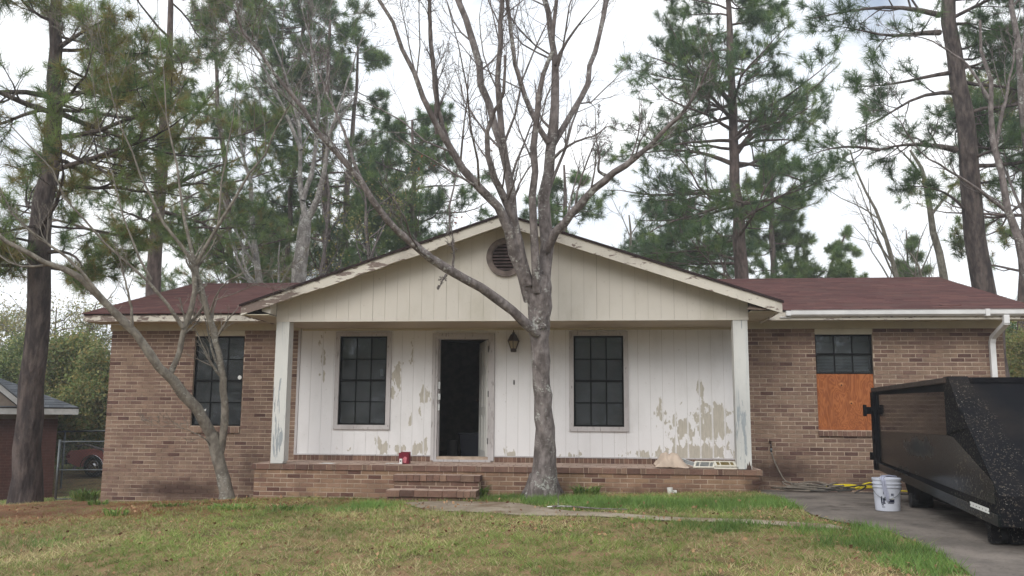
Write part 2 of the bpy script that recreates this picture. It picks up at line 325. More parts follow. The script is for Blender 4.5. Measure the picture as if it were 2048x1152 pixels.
def place(o, loc, parent):
    COL.objects.link(o); WL[o.name] = np.array(loc, float)
    if parent: o.parent = parent
    o.location = WL[o.name] - wl(parent)
def tag(o, label=None, cat=None, group=None, kind=None):
    for k, v in (('label', label), ('category', cat), ('group', group), ('kind', kind)):
        if v: o[k] = v
    return o
def matlist(m): return [MATS[x] if isinstance(x, str) else x for x in (m if isinstance(m, (list, tuple)) else [m])]
def obj(name, mb, mats, parent=None, loc=None, smooth=False, kind=None, bevel=0, label=None):
    if isinstance(mb, NP):
        V = np.concatenate(mb.V)
    else: V = np.array(mb.v)
    if loc is None:
        loc = ((V[:, 0].min() + V[:, 0].max()) / 2, (V[:, 1].min() + V[:, 1].max()) / 2, V[:, 2].min())
    loc = np.array(loc, float)
    if isinstance(mb, NP): me = mb.mesh(name, loc)
    else:
        me = bpy.data.meshes.new(name); me.from_pydata((V - loc).tolist(), [], mb.f); me.polygons.foreach_set('material_index', mb.m); me.update()
    for m in matlist(mats): me.materials.append(m)
    if smooth: me.polygons.foreach_set('use_smooth', [True] * len(me.polygons))
    o = bpy.data.objects.new(name, me); place(o, loc, parent)
    if bevel:
        b = o.modifiers.new('bevel', 'BEVEL'); b.width = bevel; b.segments = 2; b.limit_method = 'ANGLE'
    if kind: o['kind'] = kind
    if label: o['label'] = label
    return o
def empty(name, loc, label, cat, group=None):
    o = bpy.data.objects.new(name, None); o.empty_display_size = .2; place(o, loc, None); return tag(o, label, cat, group)
def Box(*a): return MB().box(*a)

# ================================================================== GROUND
def line(a, b, n): return list(np.linspace(a, b, n, endpoint=False))
xs = np.array([-400, -250, -150, -100, -70, -50] + line(-40, -16, 12) + line(-16, 16, 128) + line(16, 40, 12) + [40, 55, 75, 110, 160, 250, 400.])
ys = np.array([-120, -80, -50, -35] + line(-28, -10, 18) + line(-10, 16, 104) + line(16, 60, 22) + [60, 75, 100, 140, 200, 300, 600.])
XX, YY = np.meshgrid(xs, ys); ZZ = gz(XX, YY)
ZZ = ZZ + .012 * np.sin(XX * 2.3 + YY * 1.1) * np.cos(YY * 3.1 - XX)
nx_, ny_ = len(xs), len(ys)
I = (np.arange(ny_ - 1)[:, None] * nx_ + np.arange(nx_ - 1)[None, :]).ravel()
g_ = NP(); g_.add(np.stack([XX, YY, ZZ], -1).reshape(-1, 3), np.stack([I, I + 1, I + nx_ + 1, I + nx_], -1))
t = NT('lawn_soil'); a = t.noise(.9, 6, .6); b = t.noise(7, 6, .65); c = t.noise(45, 4, .6)
col = t.mix(t.ramp(a, .35, .65), srgb(136, 122, 86), srgb(114, 110, 70)); col = t.mix(t.ramp(b, .42, .62, 0, .9), col, srgb(146, 116, 92)); col = t.mix(t.ramp(t.noise(2.6, 5, .65, off=(4, 4, 0)), .5, .62, 0, .7), col, srgb(74, 66, 44)); col = t.mix(t.ramp(c, .4, .75, 0, .5), col, srgb(86, 76, 52))
straw = t.blobs([(-7.0, -1.8, 5., 3.2, 2.0), (-9.6, .5, 3, 3.5, 1.6), (-4.5, -1.6, 2.2, 1., .8)], 'xy')
col = t.mix(t.ramp(t.math('ADD', t.math('MULTIPLY', straw, .7), t.math('MULTIPLY', b, .5)), .42, .72), col, t.mix(t.ramp(c, .3, .7), srgb(96, 56, 40), srgb(146, 92, 64)))
sand = t.blobs([(2.0, -1.55, 1.1, .4, 1.3), (-2.2, -1.7, 1.4, .3, .8)], 'xy')
col = t.mix(t.ramp(t.math('ADD', t.math('MULTIPLY', sand, .6), t.math('MULTIPLY', b, .4)), .45, .62), col, srgb(158, 124, 90))
t.done(col, .97, t.math('ADD', t.math('MULTIPLY', b, 1.), t.math('MULTIPLY', c, .5)), .8, .03, spec=.08)
tag(obj('ground', g_, 'lawn_soil', loc=(0, 0, 0), smooth=True), kind='structure')

def strip(name, A, B, m, lift, sub=24, cross=8):
    def rs(P):
        P = np.array(P, float); d = np.r_[0, np.cumsum(np.linalg.norm(np.diff(P, axis=0), axis=1))]; q = np.linspace(0, d[-1], sub)
        return np.stack([np.interp(q, d, P[:, 0]), np.interp(q, d, P[:, 1])], 1)
    a, b = rs(A), rs(B); k = np.linspace(0, 1, cross)[None, :, None]; G = a[:, None] * (1 - k) + b[:, None] * k
    Z = gz(G[..., 0], G[..., 1]) + .012 * np.sin(G[..., 0] * 2.3 + G[..., 1] * 1.1) * np.cos(G[..., 1] * 3.1 - G[..., 0]) + lift
    V = np.concatenate([G, Z[..., None]], -1).reshape(-1, 3); I = (np.arange(sub - 1)[:, None] * cross + np.arange(cross - 1)[None]).ravel()
    q = NP(); q.add(V, np.stack([I, I + 1, I + cross + 1, I + cross], -1)); o = obj(name, q, m, smooth=True, kind='structure')
    return o
gp = lambda L: [tuple(ground(u, v)[:2]) for u, v in L]
def concrete(name, c1, c2, c3, sc=2.):
    t = NT(name); a = t.noise(sc, 7, .65); b = t.noise(30, 4, .6); col = t.mix(t.ramp(a, .35, .65), c1, c2); col = t.mix(t.ramp(b, .5, .75, 0, .5), col, c3); d = t.noise(1.1, 5, .7, off=(3, 3, 3)); col = t.mix(t.ramp(d, .52, .62, 0, .75), col, c3)
    t.done(col, .93, b, .5, .004, spec=.12)
concrete('driveway_asphalt', srgb(100, 94, 89), srgb(126, 118, 111), srgb(74, 68, 63)); concrete('walk_concrete', srgb(134, 122, 106), srgb(160, 149, 134), srgb(112, 92, 72))
WA = gp([(800, 1008), (900, 1003), (985, 1004), (1060, 1013), (1150, 1023), (1280, 1031), (1400, 1037), (1540, 1044), (1660, 1049)])
WB = gp([(826, 1014), (870, 1022), (960, 1027), (1060, 1032), (1150, 1034), (1280, 1040), (1400, 1046), (1540, 1053), (1700, 1062)])
strip('walkway', WA, WB, 'walk_concrete', .012, 40, 5)
DA = [(3.95, -.0)] + gp([(1535, 990), (1575, 1005), (1620, 1030), (1690, 1046), (1760, 1062), (1830, 1085), (1890, 1115), (1945, 1152)]) + [(4.3, -9), (4.2, -16)]
DB = [(9.5, -.0), (9.5, -1.2), (9.5, -2.4), (9.5, -3.5), (9.5, -5), (9.5, -7), (9.5, -9), (9.5, -12), (9.5, -16)]
strip('driveway', DA, DB, 'driveway_asphalt', .012, 60, 14)

# ================================================================== HOUSE
XL, XR, WT = -6.81, 8.10, 2.17
house = empty('house', (0.6, 0, gz1(.6, 0)), 'low brick house with white panelled porch, cream gable and red shingle roof', 'house')
CH = .0677; BL_, BH = .2005, .0545; PB = .213
OPEN_L = (-5.28, -4.385, .535, 2.17); OPEN_R = (5.205, 6.105, .55, 2.17)
bricks = []       # (part key, x0, x1, z0, z1, yfront, tone set, tone)
def tone(): return random.choices(range(6), (5, 3, 4, 3, 1., 3))[0]
def lay(key, x0, x1, z0, z1, y, ts, opens=(), ztop=None):
    k = 0; z = ztop if ztop is not None else z1
    while z > z0:
        zb = z - CH; x = x0 - (PB / 2 if k % 2 else 0) ; k += 1
        while x < x1:
            a, b = max(x, x0), min(x + BL_, x1); x += PB
            segs = [(a, b)]
            for (ox0, ox1, oz0, oz1) in opens:
                if zb + CH * .5 > oz0 and zb + CH * .5 < oz1:
                    ns = []
                    for (p, q) in segs:
                        if q <= ox0 or p >= ox1: ns.append((p, q)); continue
                        if p < ox0: ns.append((p, ox0))
                        if q > ox1: ns.append((ox1, q))
                    segs = ns
            for (p, q) in segs:
                if q - p > .03: bricks.append((key, p, q, zb + .0128, z, y - random.uniform(.005, .0085), ts, tone()))
        z = zb
def backing(x0, x1, z0, z1, y0, y1, opens):
    m = MB(); cuts = sorted({x0, x1, *[v for o in opens for v in o[:2]]})
    for a, b in zip(cuts, cuts[1:]):
        zs = [z0]
        for o in opens:
            if o[0] <= a < o[1]: zs += [o[2], o[3]]
        zs.append(z1)
        for i in range(0, len(zs), 2):
            if zs[i + 1] > zs[i]: m.box(a, b, y0, y1, zs[i], zs[i + 1])
    return m
OL = (OPEN_L[0], OPEN_L[1], .535, 2.08); ORt = (OPEN_R[0], OPEN_R[1], .55, 2.085)
walls = {}
walls['L'] = obj('brick_wall', backing(XL, -3.42, -1.15, WT, 0, .2, [OL]), mortar, house)
walls['R'] = obj('brick_wall', backing(3.99, XR, -.9, WT, 0, .2, [ORt]), mortar, house)
lay('L', XL - .004, -3.425, -1.1, WT, 0, 0, [(OL[0], OL[1], .42, 2.175)])
lay('R', 3.995, XR + .004, -.85, WT, 0, 0, [(ORt[0], ORt[1], .452, 2.175)])
# porch plinth
PXL, PXR, PY = -3.61, 4.06, -1.205
walls['P'] = obj('porch_base', Box(PXL, PXR, PY, -.001, -.95, -.104), mortar, house)
lay('P', PXL - .004, PXR + .004, -.95, -.104, PY, 1)
# sort by size in the picture, the largest 300 whole bricks stand as objects of their own
def shown(b):
    if b[2] - b[1] < .19: return -1
    x, z = (b[1] + b[2]) / 2, (b[3] + b[4]) / 2
    if z < gz1(x, b[5]) + .06: return -1
    d = np.array([x, b[5], z]) - CAM; t_ = d @ FW
    if abs(d @ RT / t_ * F) > 1010: return -1
    if x > 6.35 and z < 1.05 or (-2.1 < 0 and b[0] == 'P' and (-1.4 < x < 0)): return -1
    return 1 / t_ + random.random() * 1e-6
order = sorted(range(len(bricks)), key=lambda i: -shown(bricks[i]))
solo = set(order[:300])
bm_ = {}
rest = {k: MB() for k in walls}
SETS = [brick_m, brick_m2, brick_m3]
for i, b in enumerate(bricks):
    key, x0, x1, z0, z1, y, ts, tn = b
    yb = (0 if key != 'P' else PY) + .012
    if i in solo:
        kk = (ts, tn)
        if kk not in bm_:
            q = MB().box(-BL_ / 2, BL_ / 2, 0, .019, 0, BH); me = bpy.data.meshes.new('brick'); me.from_pydata(q.v, [], q.f); me.materials.append(SETS[ts][tn]); bm_[kk] = me
        o = bpy.data.objects.new('brick', bm_[kk]); place(o, ((x0 + x1) / 2, y, z0), walls[key])
    else: rest[key].box(x0, x1, y, yb, z0, z1, tn + (6 if ts == 1 else 0))
for k, m in rest.items(): obj('brickwork', m, brick_m + brick_m2, walls[k], kind='stuff')
# side walls in the same bond
for sx, name in ((XL, 'L'), (XR, 'R')):
    m = MB(); m2 = Box(min(sx, sx + (.2 if name == 'L' else -.2)), max(sx, sx + (.2 if name == 'L' else -.2)), .201, 7.0, -1.4, WT)
    side = obj('side_wall', m2, mortar, house); z = WT; k = 0
    while z > -1.15:
        y = .012 - (PB / 2 if k % 2 else 0); k += 1
        while y < 7:
            a, b = max(y, .012), min(y + BL_, 7)
            if b - a > .03:
                if name == 'L': m.box(sx - .007, sx + .01, a, b, z - CH + .0105, z, tone())
                else: m.box(sx - .01, sx + .007, a, b, z - CH + .0105, z, tone())
            y += PB
        z -= CH
    obj('brickwork', m, brick_m, side, kind='stuff')
obj('back_wall', Box(XL, XR, 7.0, 7.2, -1.4, WT), mortar, house)
obj('gable_wall', MB().prism([(0, WT), (6.9, WT), (3.45, 3.42)], XL, XL + .1, 'x'), 'cream_siding', house)
obj('gable_wall', MB().prism([(0, WT), (6.9, WT), (3.45, 3.42)], XR - .1, XR, 'x'), 'cream_siding', house)
# rows of brick on end: window sills, porch rim, sill below the panelled wall
def headers(parent, x0, x1, y0, y1, z0, z1, ts=2, w=.064, mixed=False, gap=.009, name='brickwork', tilt=0):
    m = MB(); x = x0
    while x < x1 - .01:
        ww = w if (not mixed or random.random() < .45) else BL_; b = min(x + ww, x1); dz = random.uniform(-.003, .003); dy = random.uniform(-.003, .003)
        tn = random.choices(range(6), (4, 3, 4, 3, 2, 1))[0] if ts == 2 else tone()
        m.hexa([(x, y0 + dy, z0), (b, y0 + dy, z0), (b, y1, z0), (x, y1, z0), (x, y0 + dy, z1 + dz - tilt), (b, y0 + dy, z1 + dz - tilt), (b, y1, z1 + dz), (x, y1, z1 + dz)], tn); x = b + gap
    return obj(name, m, SETS[ts], parent, kind='stuff')
def sill(x0, x1, z0, z1, y0, y1):
    s = obj('window_sill', Box(x0 + .004, x1 - .004, y0 + .008, y1, z0 + .004, z1 - .012), mortar, house); headers(s, x0, x1, y0, y1 - .004, z0, z1, 2 if x0 > 0 else 0, tilt=.012)
sill(-5.275, -4.39, .42, .532, -.045, .12); sill(5.2, 6.11, .455, .547, -.045, .12)
rim = obj('porch_rim', Box(-3.645, 4.095, -1.228, -.002, -.100, -.0235), mortar, house)
headers(rim, -3.65, 4.10, -1.236, -1.04, -.099, -.018, 2, mixed=True)
m = MB(); y = -1.03
for r_ in range(5):
    x = -3.645 - (r_ % 2) * .1
    while x < 4.09:
        a, b = max(x, -3.645), min(x + BL_, 4.095); x += PB
        if b - a > .02: m.box(a, b, y, min(y + .195, -.004), -.04, -.019 + random.uniform(-.002, .002), tone())
    y += .205
obj('porch_paving', m, brick_m3, rim, kind='stuff')
sl_ = obj('wall_base', Box(-3.42, 3.99, .004, .2, -.1, .063), mortar, house)
headers(sl_, -3.418, -1.09, -.004, .05, -.018, .064, 2); headers(sl_, .0, 3.985, -.004, .05, -.018, .064, 2)
# steps
st = obj('porch_steps', MB().box(-1.33, -.06, -1.46, -1.232, -.9, -.232).box(-1.35, -.055, -1.77, -1.462, -.9, -.432), mortar, house)
m = MB()
for (x0, x1, yf, zt, dz) in ((-1.345, -.04, -1.5, -.138, .088), (-1.375, -.05, -1.82, -.338, .09)):
    x = x0
    while x < x1 - .01:
        w = random.choice((.0935, .203)); b = min(x + w, x1); j = random.uniform(-.003, .003); m.box(x, b, yf + j, yf + .36 if yf < -1.7 else -1.238, zt - dz + j, zt + j, random.choices(range(6), (5, 2, 4, 3, 2, 1))[0]); x = b + .006
obj('step_tread', m, brick_m3, st, kind='stuff')
m = MB()
for (x0, x1, y, z1, n_) in ((-1.335, -.055, -1.468, -.236, 2), (-1.355, -.05, -1.778, -.437, 4)):
    for k in range(n_):
        x = x0 - (.1 if k % 2 else 0)
        while x < x1:
            a, b = max(x, x0), min(x + BL_, x1); x += PB
            if b - a > .02: m.box(a, b, y, y + .02, z1 - CH * (k + 1) + .0105, z1 - CH * k, random.choice((2, 3, 4, 3, 2, 0)))
obj('step_riser', m, brick_m3, st, kind='stuff')

# panelled porch wall: boards eight inches wide with open grooves
W1 = (-2.757, -1.784, .498, 2.143); W2 = (1.226, 2.199, .498, 2.143); DR = (-1.077, -.02, .02, 2.113)
ins = .045
wop = [(w[0] + ins, w[1] - ins, w[2] + ins, w[3] - ins) for w in (W1, W2)]; dop = (DR[0] + .07, DR[1] - .07, .02, 2.05)
sid = obj('panelled_wall', backing(-3.42, 3.99, .066, 2.2, .012, .2, [*wop, (dop[0], dop[1], .066, dop[3])]), 'siding_backing', house)
def board(parent, x0, x1, z0, z1, y0, y1, holes, mt, top=None):
    cuts = [x0] + sorted(v for h in holes for v in h[:2] if x0 < v < x1) + [x1]
    for a, b in zip(cuts, cuts[1:]):
        mid = (a + b) / 2; zs = [z0]
        for h in holes:
            if h[0] < mid < h[1]: zs += [h[2], h[3]]
        zs.append(z1)
        for i in range(0, len(zs), 2):
            if zs[i + 1] - zs[i] > .01:
                m = MB()
                if top and i == len(zs) - 2:
                    pts = [(a, zs[i]), (b, zs[i]), (b, top(b))] + ([(.3, top(.3))] if a < .3 < b else []) + [(a, top(a))]
                    m.prism(pts, y0, y1)
                else: m.box(a, b, y0, y1, zs[i], zs[i + 1])
                obj('siding_board', m, mt, parent)
x = PX0 + .0
k = 0
while x < 3.94:
    b = min(x + BW, 3.95); dy = random.uniform(-.001, .001)
    board(sid, x + .0014, b - .0014, .086, 2.195, .004 + dy, .0118, [*wop, (dop[0], dop[1], 0, dop[3])], 'white_siding'); x = b
obj('trim', Box(-3.425, -3.382, -.012, .022, .066, 2.19), 'weathered_trim', house); obj('trim', Box(3.952, 3.99, -.012, .022, .066, 2.19), 'weathered_trim', house)
obj('base_trim', Box(-3.38, DR[0] - .003, -.016, .011, .066, .0855), 'weathered_trim', house); obj('base_trim', Box(DR[1] + .003, 3.95, -.016, .011, .066, .0855), 'weathered_trim', house)
# porch ceiling and gable
obj('porch_ceiling', Box(-3.355, 3.955, -1.195, .02, 2.196, 2.212), 'ceiling_paint', house)
obj('ceiling_trim', Box(-3.35, 3.95, -.03, .005, 2.165, 2.1955), 'cream_trim', house)
AX, AZ = .3, 3.80
def rt(x, drop=0.): return AZ - abs(x - AX) * .3345 - drop       # top of the porch roof deck
gab = obj('gable_wall', MB().prism([(-3.355, 2.2165), (3.955, 2.2165), (3.955, rt(3.955, .06)), (AX, rt(AX, .06)), (-3.355, rt(-3.355, .06))], -1.228, -1.14), 'siding_backing', house)
x = -3.36; gx = []
while x < 3.95:
    b = min(x + .1945, 3.96); gx.append((x, b)); x = b
dz = 0
for i, (a, b) in enumerate(gx):
    if i % 6 == 2: dz = random.choice((0, .004, -.003, .006))
    e = .0018 if i % 6 != 2 else .004
    board(gab, a + e * .8, b - .0012, 2.197 - dz, 9., -1.236 + random.uniform(-.001, .001), -1.2285, [], 'cream_siding', top=lambda q: rt(q, .05))
obj('drip_edge', MB().box(-3.36, 3.96, -1.240, -1.2365, 2.190, 2.2), 'cream_siding', house)
obj('gable_beam', Box(-3.355, 3.955, -1.21, -1.10, 2.197, 2.214), 'cream_trim', house)
# round louvre

vc = (.295, 3.182)
m = MB(); n = 40
for (r0, r1, y0, y1) in ((.232, .304, -1.285, -1.237), (.215, .232, -1.27, -1.237)):
    for i in range(n):
        a0, a1 = 2 * math.pi * i / n, 2 * math.pi * (i + 1) / n
        q = [(vc[0] + r * math.cos(a), vc[1] + r * math.sin(a)) for r, a in ((r0, a0), (r1, a0), (r1, a1), (r0, a1))]
        m.add([(p[0], y0, p[1]) for p in q] + [(p[0], y1, p[1]) for p in q], [(0, 3, 2, 1) if 0 else (0, 1, 2, 3), (1, 5, 6, 2), (0, 3, 7, 4)])
vent = obj('gable_vent', m, 'vent_ring_wood', house)

m = MB(); m.prism([(vc[0] + .225 * math.cos(a), vc[1] + .225 * math.sin(a)) for a in np.arange(24) / 24 * 2 * math.pi], -1.2415, -1.2395); obj('vent_backing', m, 'gap_shade', vent)  # black disc paints the shade behind the slats, no hole is cut
z = vc[1] - .2
while z < vc[1] + .2:
    hw = math.sqrt(max(.0, .222 ** 2 - (z + .012 - vc[1]) ** 2))
    m = MB(); m.slab([(vc[0] - hw, -1.272, z), (vc[0] + hw, -1.272, z), (vc[0] + hw, -1.245, z + .034), (vc[0] - hw, -1.245, z + .034)], (0, .005, .007)); obj('louvre_slat', m, 'slat_wood', vent)
    z += .052
# rake boards, drip and porch roof
def slope_slab(xa, xb, y0, y1, t0, t1): # between drop t0 and t1 below deck top
    return [(xa, y0, rt(xa, t0)), (xb, y0, rt(xb, t0)), (xb, y1, rt(xb, t0)), (xa, y1, rt(xa, t0)), (xa, y0, rt(xa, t1)), (xb, y0, rt(xb, t1)), (xb, y1, rt(xb, t1)), (xa, y1, rt(xa, t1))]
EL_, ER_ = -3.80, 4.39
for xa, xb in ((EL_, AX), (AX, ER_)):
    m = MB(); N_ = 16
    for i in range(N_):
        p, q = xa + (xb - xa) * i / N_, xa + (xb - xa) * (i + 1) / N_
        j0 = .19 - (.02 * random.random() if xa < 0 else .004); j1 = j0
        m.hexa([(p, -1.60, rt(p, j0)), (q, -1.60, rt(q, j1)), (q, -1.578, rt(q, j1)), (p, -1.578, rt(p, j0)), (p, -1.60, rt(p, .022)), (q, -1.60, rt(q, .022)), (q, -1.578, rt(q, .022)), (p, -1.578, rt(p, .022))])
    rb = obj('rake_board', m, 'worn_fascia', house)
    obj('rake_soffit', MB().hexa(slope_slab(xa + (.4 if xa < 0 else 0), xb - (.0 if xb < 1 else .43), -1.577, -1.2385, .085, .07)), 'cream_trim', house)
    obj('rake_trim', MB().hexa(slope_slab(max(xa, -3.355), min(xb, 3.955), -1.252, -1.2375, .125, .0855)), 'cream_siding', house)
    # deck and shingles of the porch roof
    rf = obj('roof', MB().hexa(slope_slab(xa, xb, -1.605, 7.6, .022, .004)), 'shingle_edge', house)
    m = MB(); L = abs(xb - xa); nrow = int(L / .14)
    for r_ in range(nrow):
        s0 = r_ / nrow; s1 = (r_ + 1.08) / nrow
        e = xa if xa < 0 else xb; top = AX
        p, q = e + (top - e) * s0, e + (top - e) * min(1, s1)
        y = -1.62 - (r_ % 3) * .08
        while y < 5.0:
            a, b = max(y, -1.62), min(y + .3, 7.6) - .004; y += .3; h = .004 + random.uniform(0, .002)
            if b > a: m.add([(p, a, rt(p) + h + .004), (p, b, rt(p) + h + .004), (q, b, rt(q) + .001 + h * .3), (q, a, rt(q) + .001 + h * .3), (p, a, rt(p) - .004), (p, b, rt(p) - .004)], [(0, 1, 2, 3), (4, 5, 1, 0), (4, 0, 3)], random.randrange(4))
    obj('shingles', m, SH, rf, kind='stuff')
    obj('shingle_rim', MB().hexa(slope_slab(xa - (.02 if xa < 0 else 0), xb + (.02 if xb > 1 else 0), -1.628, -1.606, .03, -.006)), 'shingle_edge', rf)
obj('gable_wall', MB().prism([(-3.355, 2.2), (3.955, 2.2), (3.955, rt(3.955, .06)), (AX, rt(AX, .06)), (-3.355, rt(-3.355, .06))], 7.3, 7.38), 'cream_siding', house)
for sx, nx in ((-3.355, -1), (3.955, 1)):
    obj('porch_side_wall', Box(min(sx, sx - nx * .09), max(sx, sx - nx * .09), -1.138, -.0, 2.216, 2.40), 'cream_siding', house)
# side eaves of the porch gable: left one closed by a black sheet that paints its shade, right one with a rotten return
m = MB().box(-3.76, -3.36, -1.57, 0, 2.262, 2.275); obj('side_soffit', m, 'cream_trim', house)
obj('side_fascia', MB().box(-3.782, -3.762, -1.577, .0, 2.25, 2.455), 'worn_fascia', house)
obj('eave_shade_sheet', MB().prism([(-3.755, 2.277), (-3.363, 2.277), (-3.363, rt(-3.363, .10)), (-3.755, rt(-3.755, .10))], -1.49, -1.48), 'gap_shade', house)
obj('side_bracket', MB().prism([(-3.50, 2.46), (-3.362, 2.51), (-3.362, 2.29), (-3.50, 2.33)], -1.50, -1.24), 'cream_siding', house)
m = MB().box(3.96, 4.34, -1.5, 0, 2.285, 2.30); obj('side_soffit', m, 'cream_trim', house)
obj('side_fascia', MB().box(4.342, 4.362, -1.577, .0, 2.26, 2.42), 'worn_fascia', house)
for i in range(7):
    a = 3.90 + i * .02; z0 = 2.31 + i * .028
    xe = (AZ - .19 - z0) / .3345 + AX
    if xe > a + .05:
        m = MB().slab([(a, -1.565 + i * .03, z0), (min(xe, 4.33), -1.565 + i * .03, z0 - .008), (min(xe, 4.33), -1.54 + i * .03, z0 + .022), (a, -1.54 + i * .03, z0 + .03)], (0, .008, 0)); obj('rotten_plank', m, 'rotten_wood', house)
# posts
for x0, x1 in ((-3.36, -3.163), (3.75, 3.947)):
    p = obj('porch_post', Box(x0, x1, -1.225, -1.045, -.012, 2.196), 'post_paint', house, bevel=.004)
    nx = 1 if x0 < 0 else -1; e = x1 if x0 < 0 else x0
    obj('post_casing', Box(min(e, e + nx * .018), max(e, e + nx * .018), -1.235, -1.03, .02, 2.19), 'post_paint', p)
    if x0 > 0: obj('rotten_foot', MB().prism([(3.86, -.018), (3.94, -.018), (3.935, .07), (3.925, .03), (3.91, .11), (3.895, .04), (3.88, .08), (3.872, .02)], -1.2275, -1.2255), 'dark_wood', p)

# main roof
XA, XB = -7.05, 8.45; RY, RZ, EY, EZ = 3.4, 3.515, -.53, 2.425
zf = lambda y: EZ + (y - EY) / (RY - EY) * (RZ - EZ)
for sgn in (0, 1):
    Yv = lambda y: y if not sgn else 2 * RY - y
    m = MB().hexa([(XA, Yv(EY), EZ - .03), (XB, Yv(EY), EZ - .03), (XB, RY, RZ - .03), (XA, RY, RZ - .03), (XA, Yv(EY), EZ - .006), (XB, Yv(EY), EZ - .006), (XB, RY, RZ - .006), (XA, RY, RZ - .006)])
    rf = obj('roof', m, 'shingle_edge', house); m = MB(); nr = 28
    for r_ in range(nr):
        y0 = EY - .02 + (RY - EY + .02) * r_ / nr; y1 = min(RY, EY + (RY - EY) * (r_ + 1.1) / nr); x = XA - (r_ % 3) * .11 - .02
        while x < XB + .015:
            a, b = max(x, XA - .02), min(x + .3, XB + .02) - .003; x += .3; h = .006 + random.uniform(0, .003)
            if random.random() < .004: h += .012
            m.add([(a, Yv(y0), zf(y0) + h), (b, Yv(y0), zf(y0) + h), (b, Yv(y1), zf(y1) + .001), (a, Yv(y1), zf(y1) + .001), (a, Yv(y0), zf(y0) - .006), (b, Yv(y0), zf(y0) - .006)], [(0, 1, 2, 3), (4, 5, 1, 0)], random.choices(range(4), (4, 2, 2, 3))[0])
    obj('shingles', m, SH, rf, kind='stuff')
    if not sgn: obj('ridge_cap', MB().prism([(RY - .13, RZ - .03), (RY, RZ + .014), (RY + .13, RZ - .03), (RY, RZ - .01)], XA - .02, XB + .02, 'x'), SH[2], rf)
for (a, b) in ((XA + .02, -3.80), (4.37, XB - .02)):
    if a < 0: obj('fascia', MB().box(a, b, -.51, -.49, 2.285, 2.418), 'worn_fascia', house)
    else: obj('fascia', MB().box(a, b, -.51, -.49, 2.262, 2.418), 'worn_fascia', house)
    obj('soffit', Box(a, b, -.489, -.0215, 2.286, 2.298), 'cream_trim', house)
    obj('frieze_board', Box(max(a, XL - .03), min(b, XR + .03), -.020, .0, 2.172, 2.2855), 'cream_trim', house)
obj('frieze_board', Box(-3.8, -3.385, -.020, -.0, 2.172, 2.2855), 'cream_trim', house); obj('frieze_board', Box(3.992, 4.37, -.020, -.0, 2.172, 2.2855), 'cream_trim', house)
for xx in (XA, XB):
    for y0, y1 in ((EY + .01, RY), (2 * RY - EY - .01, RY)):
        w = .02 if xx < 0 else -.02
        za = EZ; obj('rake_board', MB().hexa([(xx + .001, y0, za - .14), (xx + w, y0, za - .14), (xx + w, y1, RZ - .18), (xx + .001, y1, RZ - .18), (xx + .001, y0, za - .032), (xx + w, y0, za - .032), (xx + w, y1, RZ - .033), (xx + .001, y1, RZ - .033)]), 'worn_fascia', house)
# gutter and downspout
prof = [(-.512, 2.405), (-.512, 2.315), (-.56, 2.312), (-.60, 2.34), (-.605, 2.40), (-.615, 2.41), (-.60, 2.412), (-.594, 2.345), (-.557, 2.319), (-.52, 2.322), (-.52, 2.405)]
gut = obj('gutter', MB().prism(prof, 4.72, XB + .02, 'x'), 'gutter_white', house)
obj('gutter_end', MB().box(4.65, 4.718, -.60, -.512, 2.325, 2.40).box(4.56, 4.72, -.545, -.515, 2.30, 2.313), 'gutter_white', gut)
obj('gutter_joint', MB().box(7.62, 7.68, -.622, -.52, 2.306, 2.414), 'gutter_white', gut)
ds = MB(); px = [(7.93, -.56, 2.31), (7.93, -.555, 2.20), (7.915, -.10, 2.02), (7.91, -.062, 1.93), (7.91, -.06, -.2)]
for a, b in zip(px, px[1:]):
    a, b = np.array(a), np.array(b); w = np.array([.042, 0, 0]); d = (b - a) / np.linalg.norm(b - a); u_ = np.cross(w / .042, d) * .034; e = d * .01
    ds.hexa([a - w - u_ - e, a + w - u_ - e, a + w + u_ - e, a - w + u_ - e, b - w - u_ + e, b + w - u_ + e, b + w + u_ + e, b - w + u_ + e])
obj('downspout', ds, 'gutter_white', house, bevel=.006)

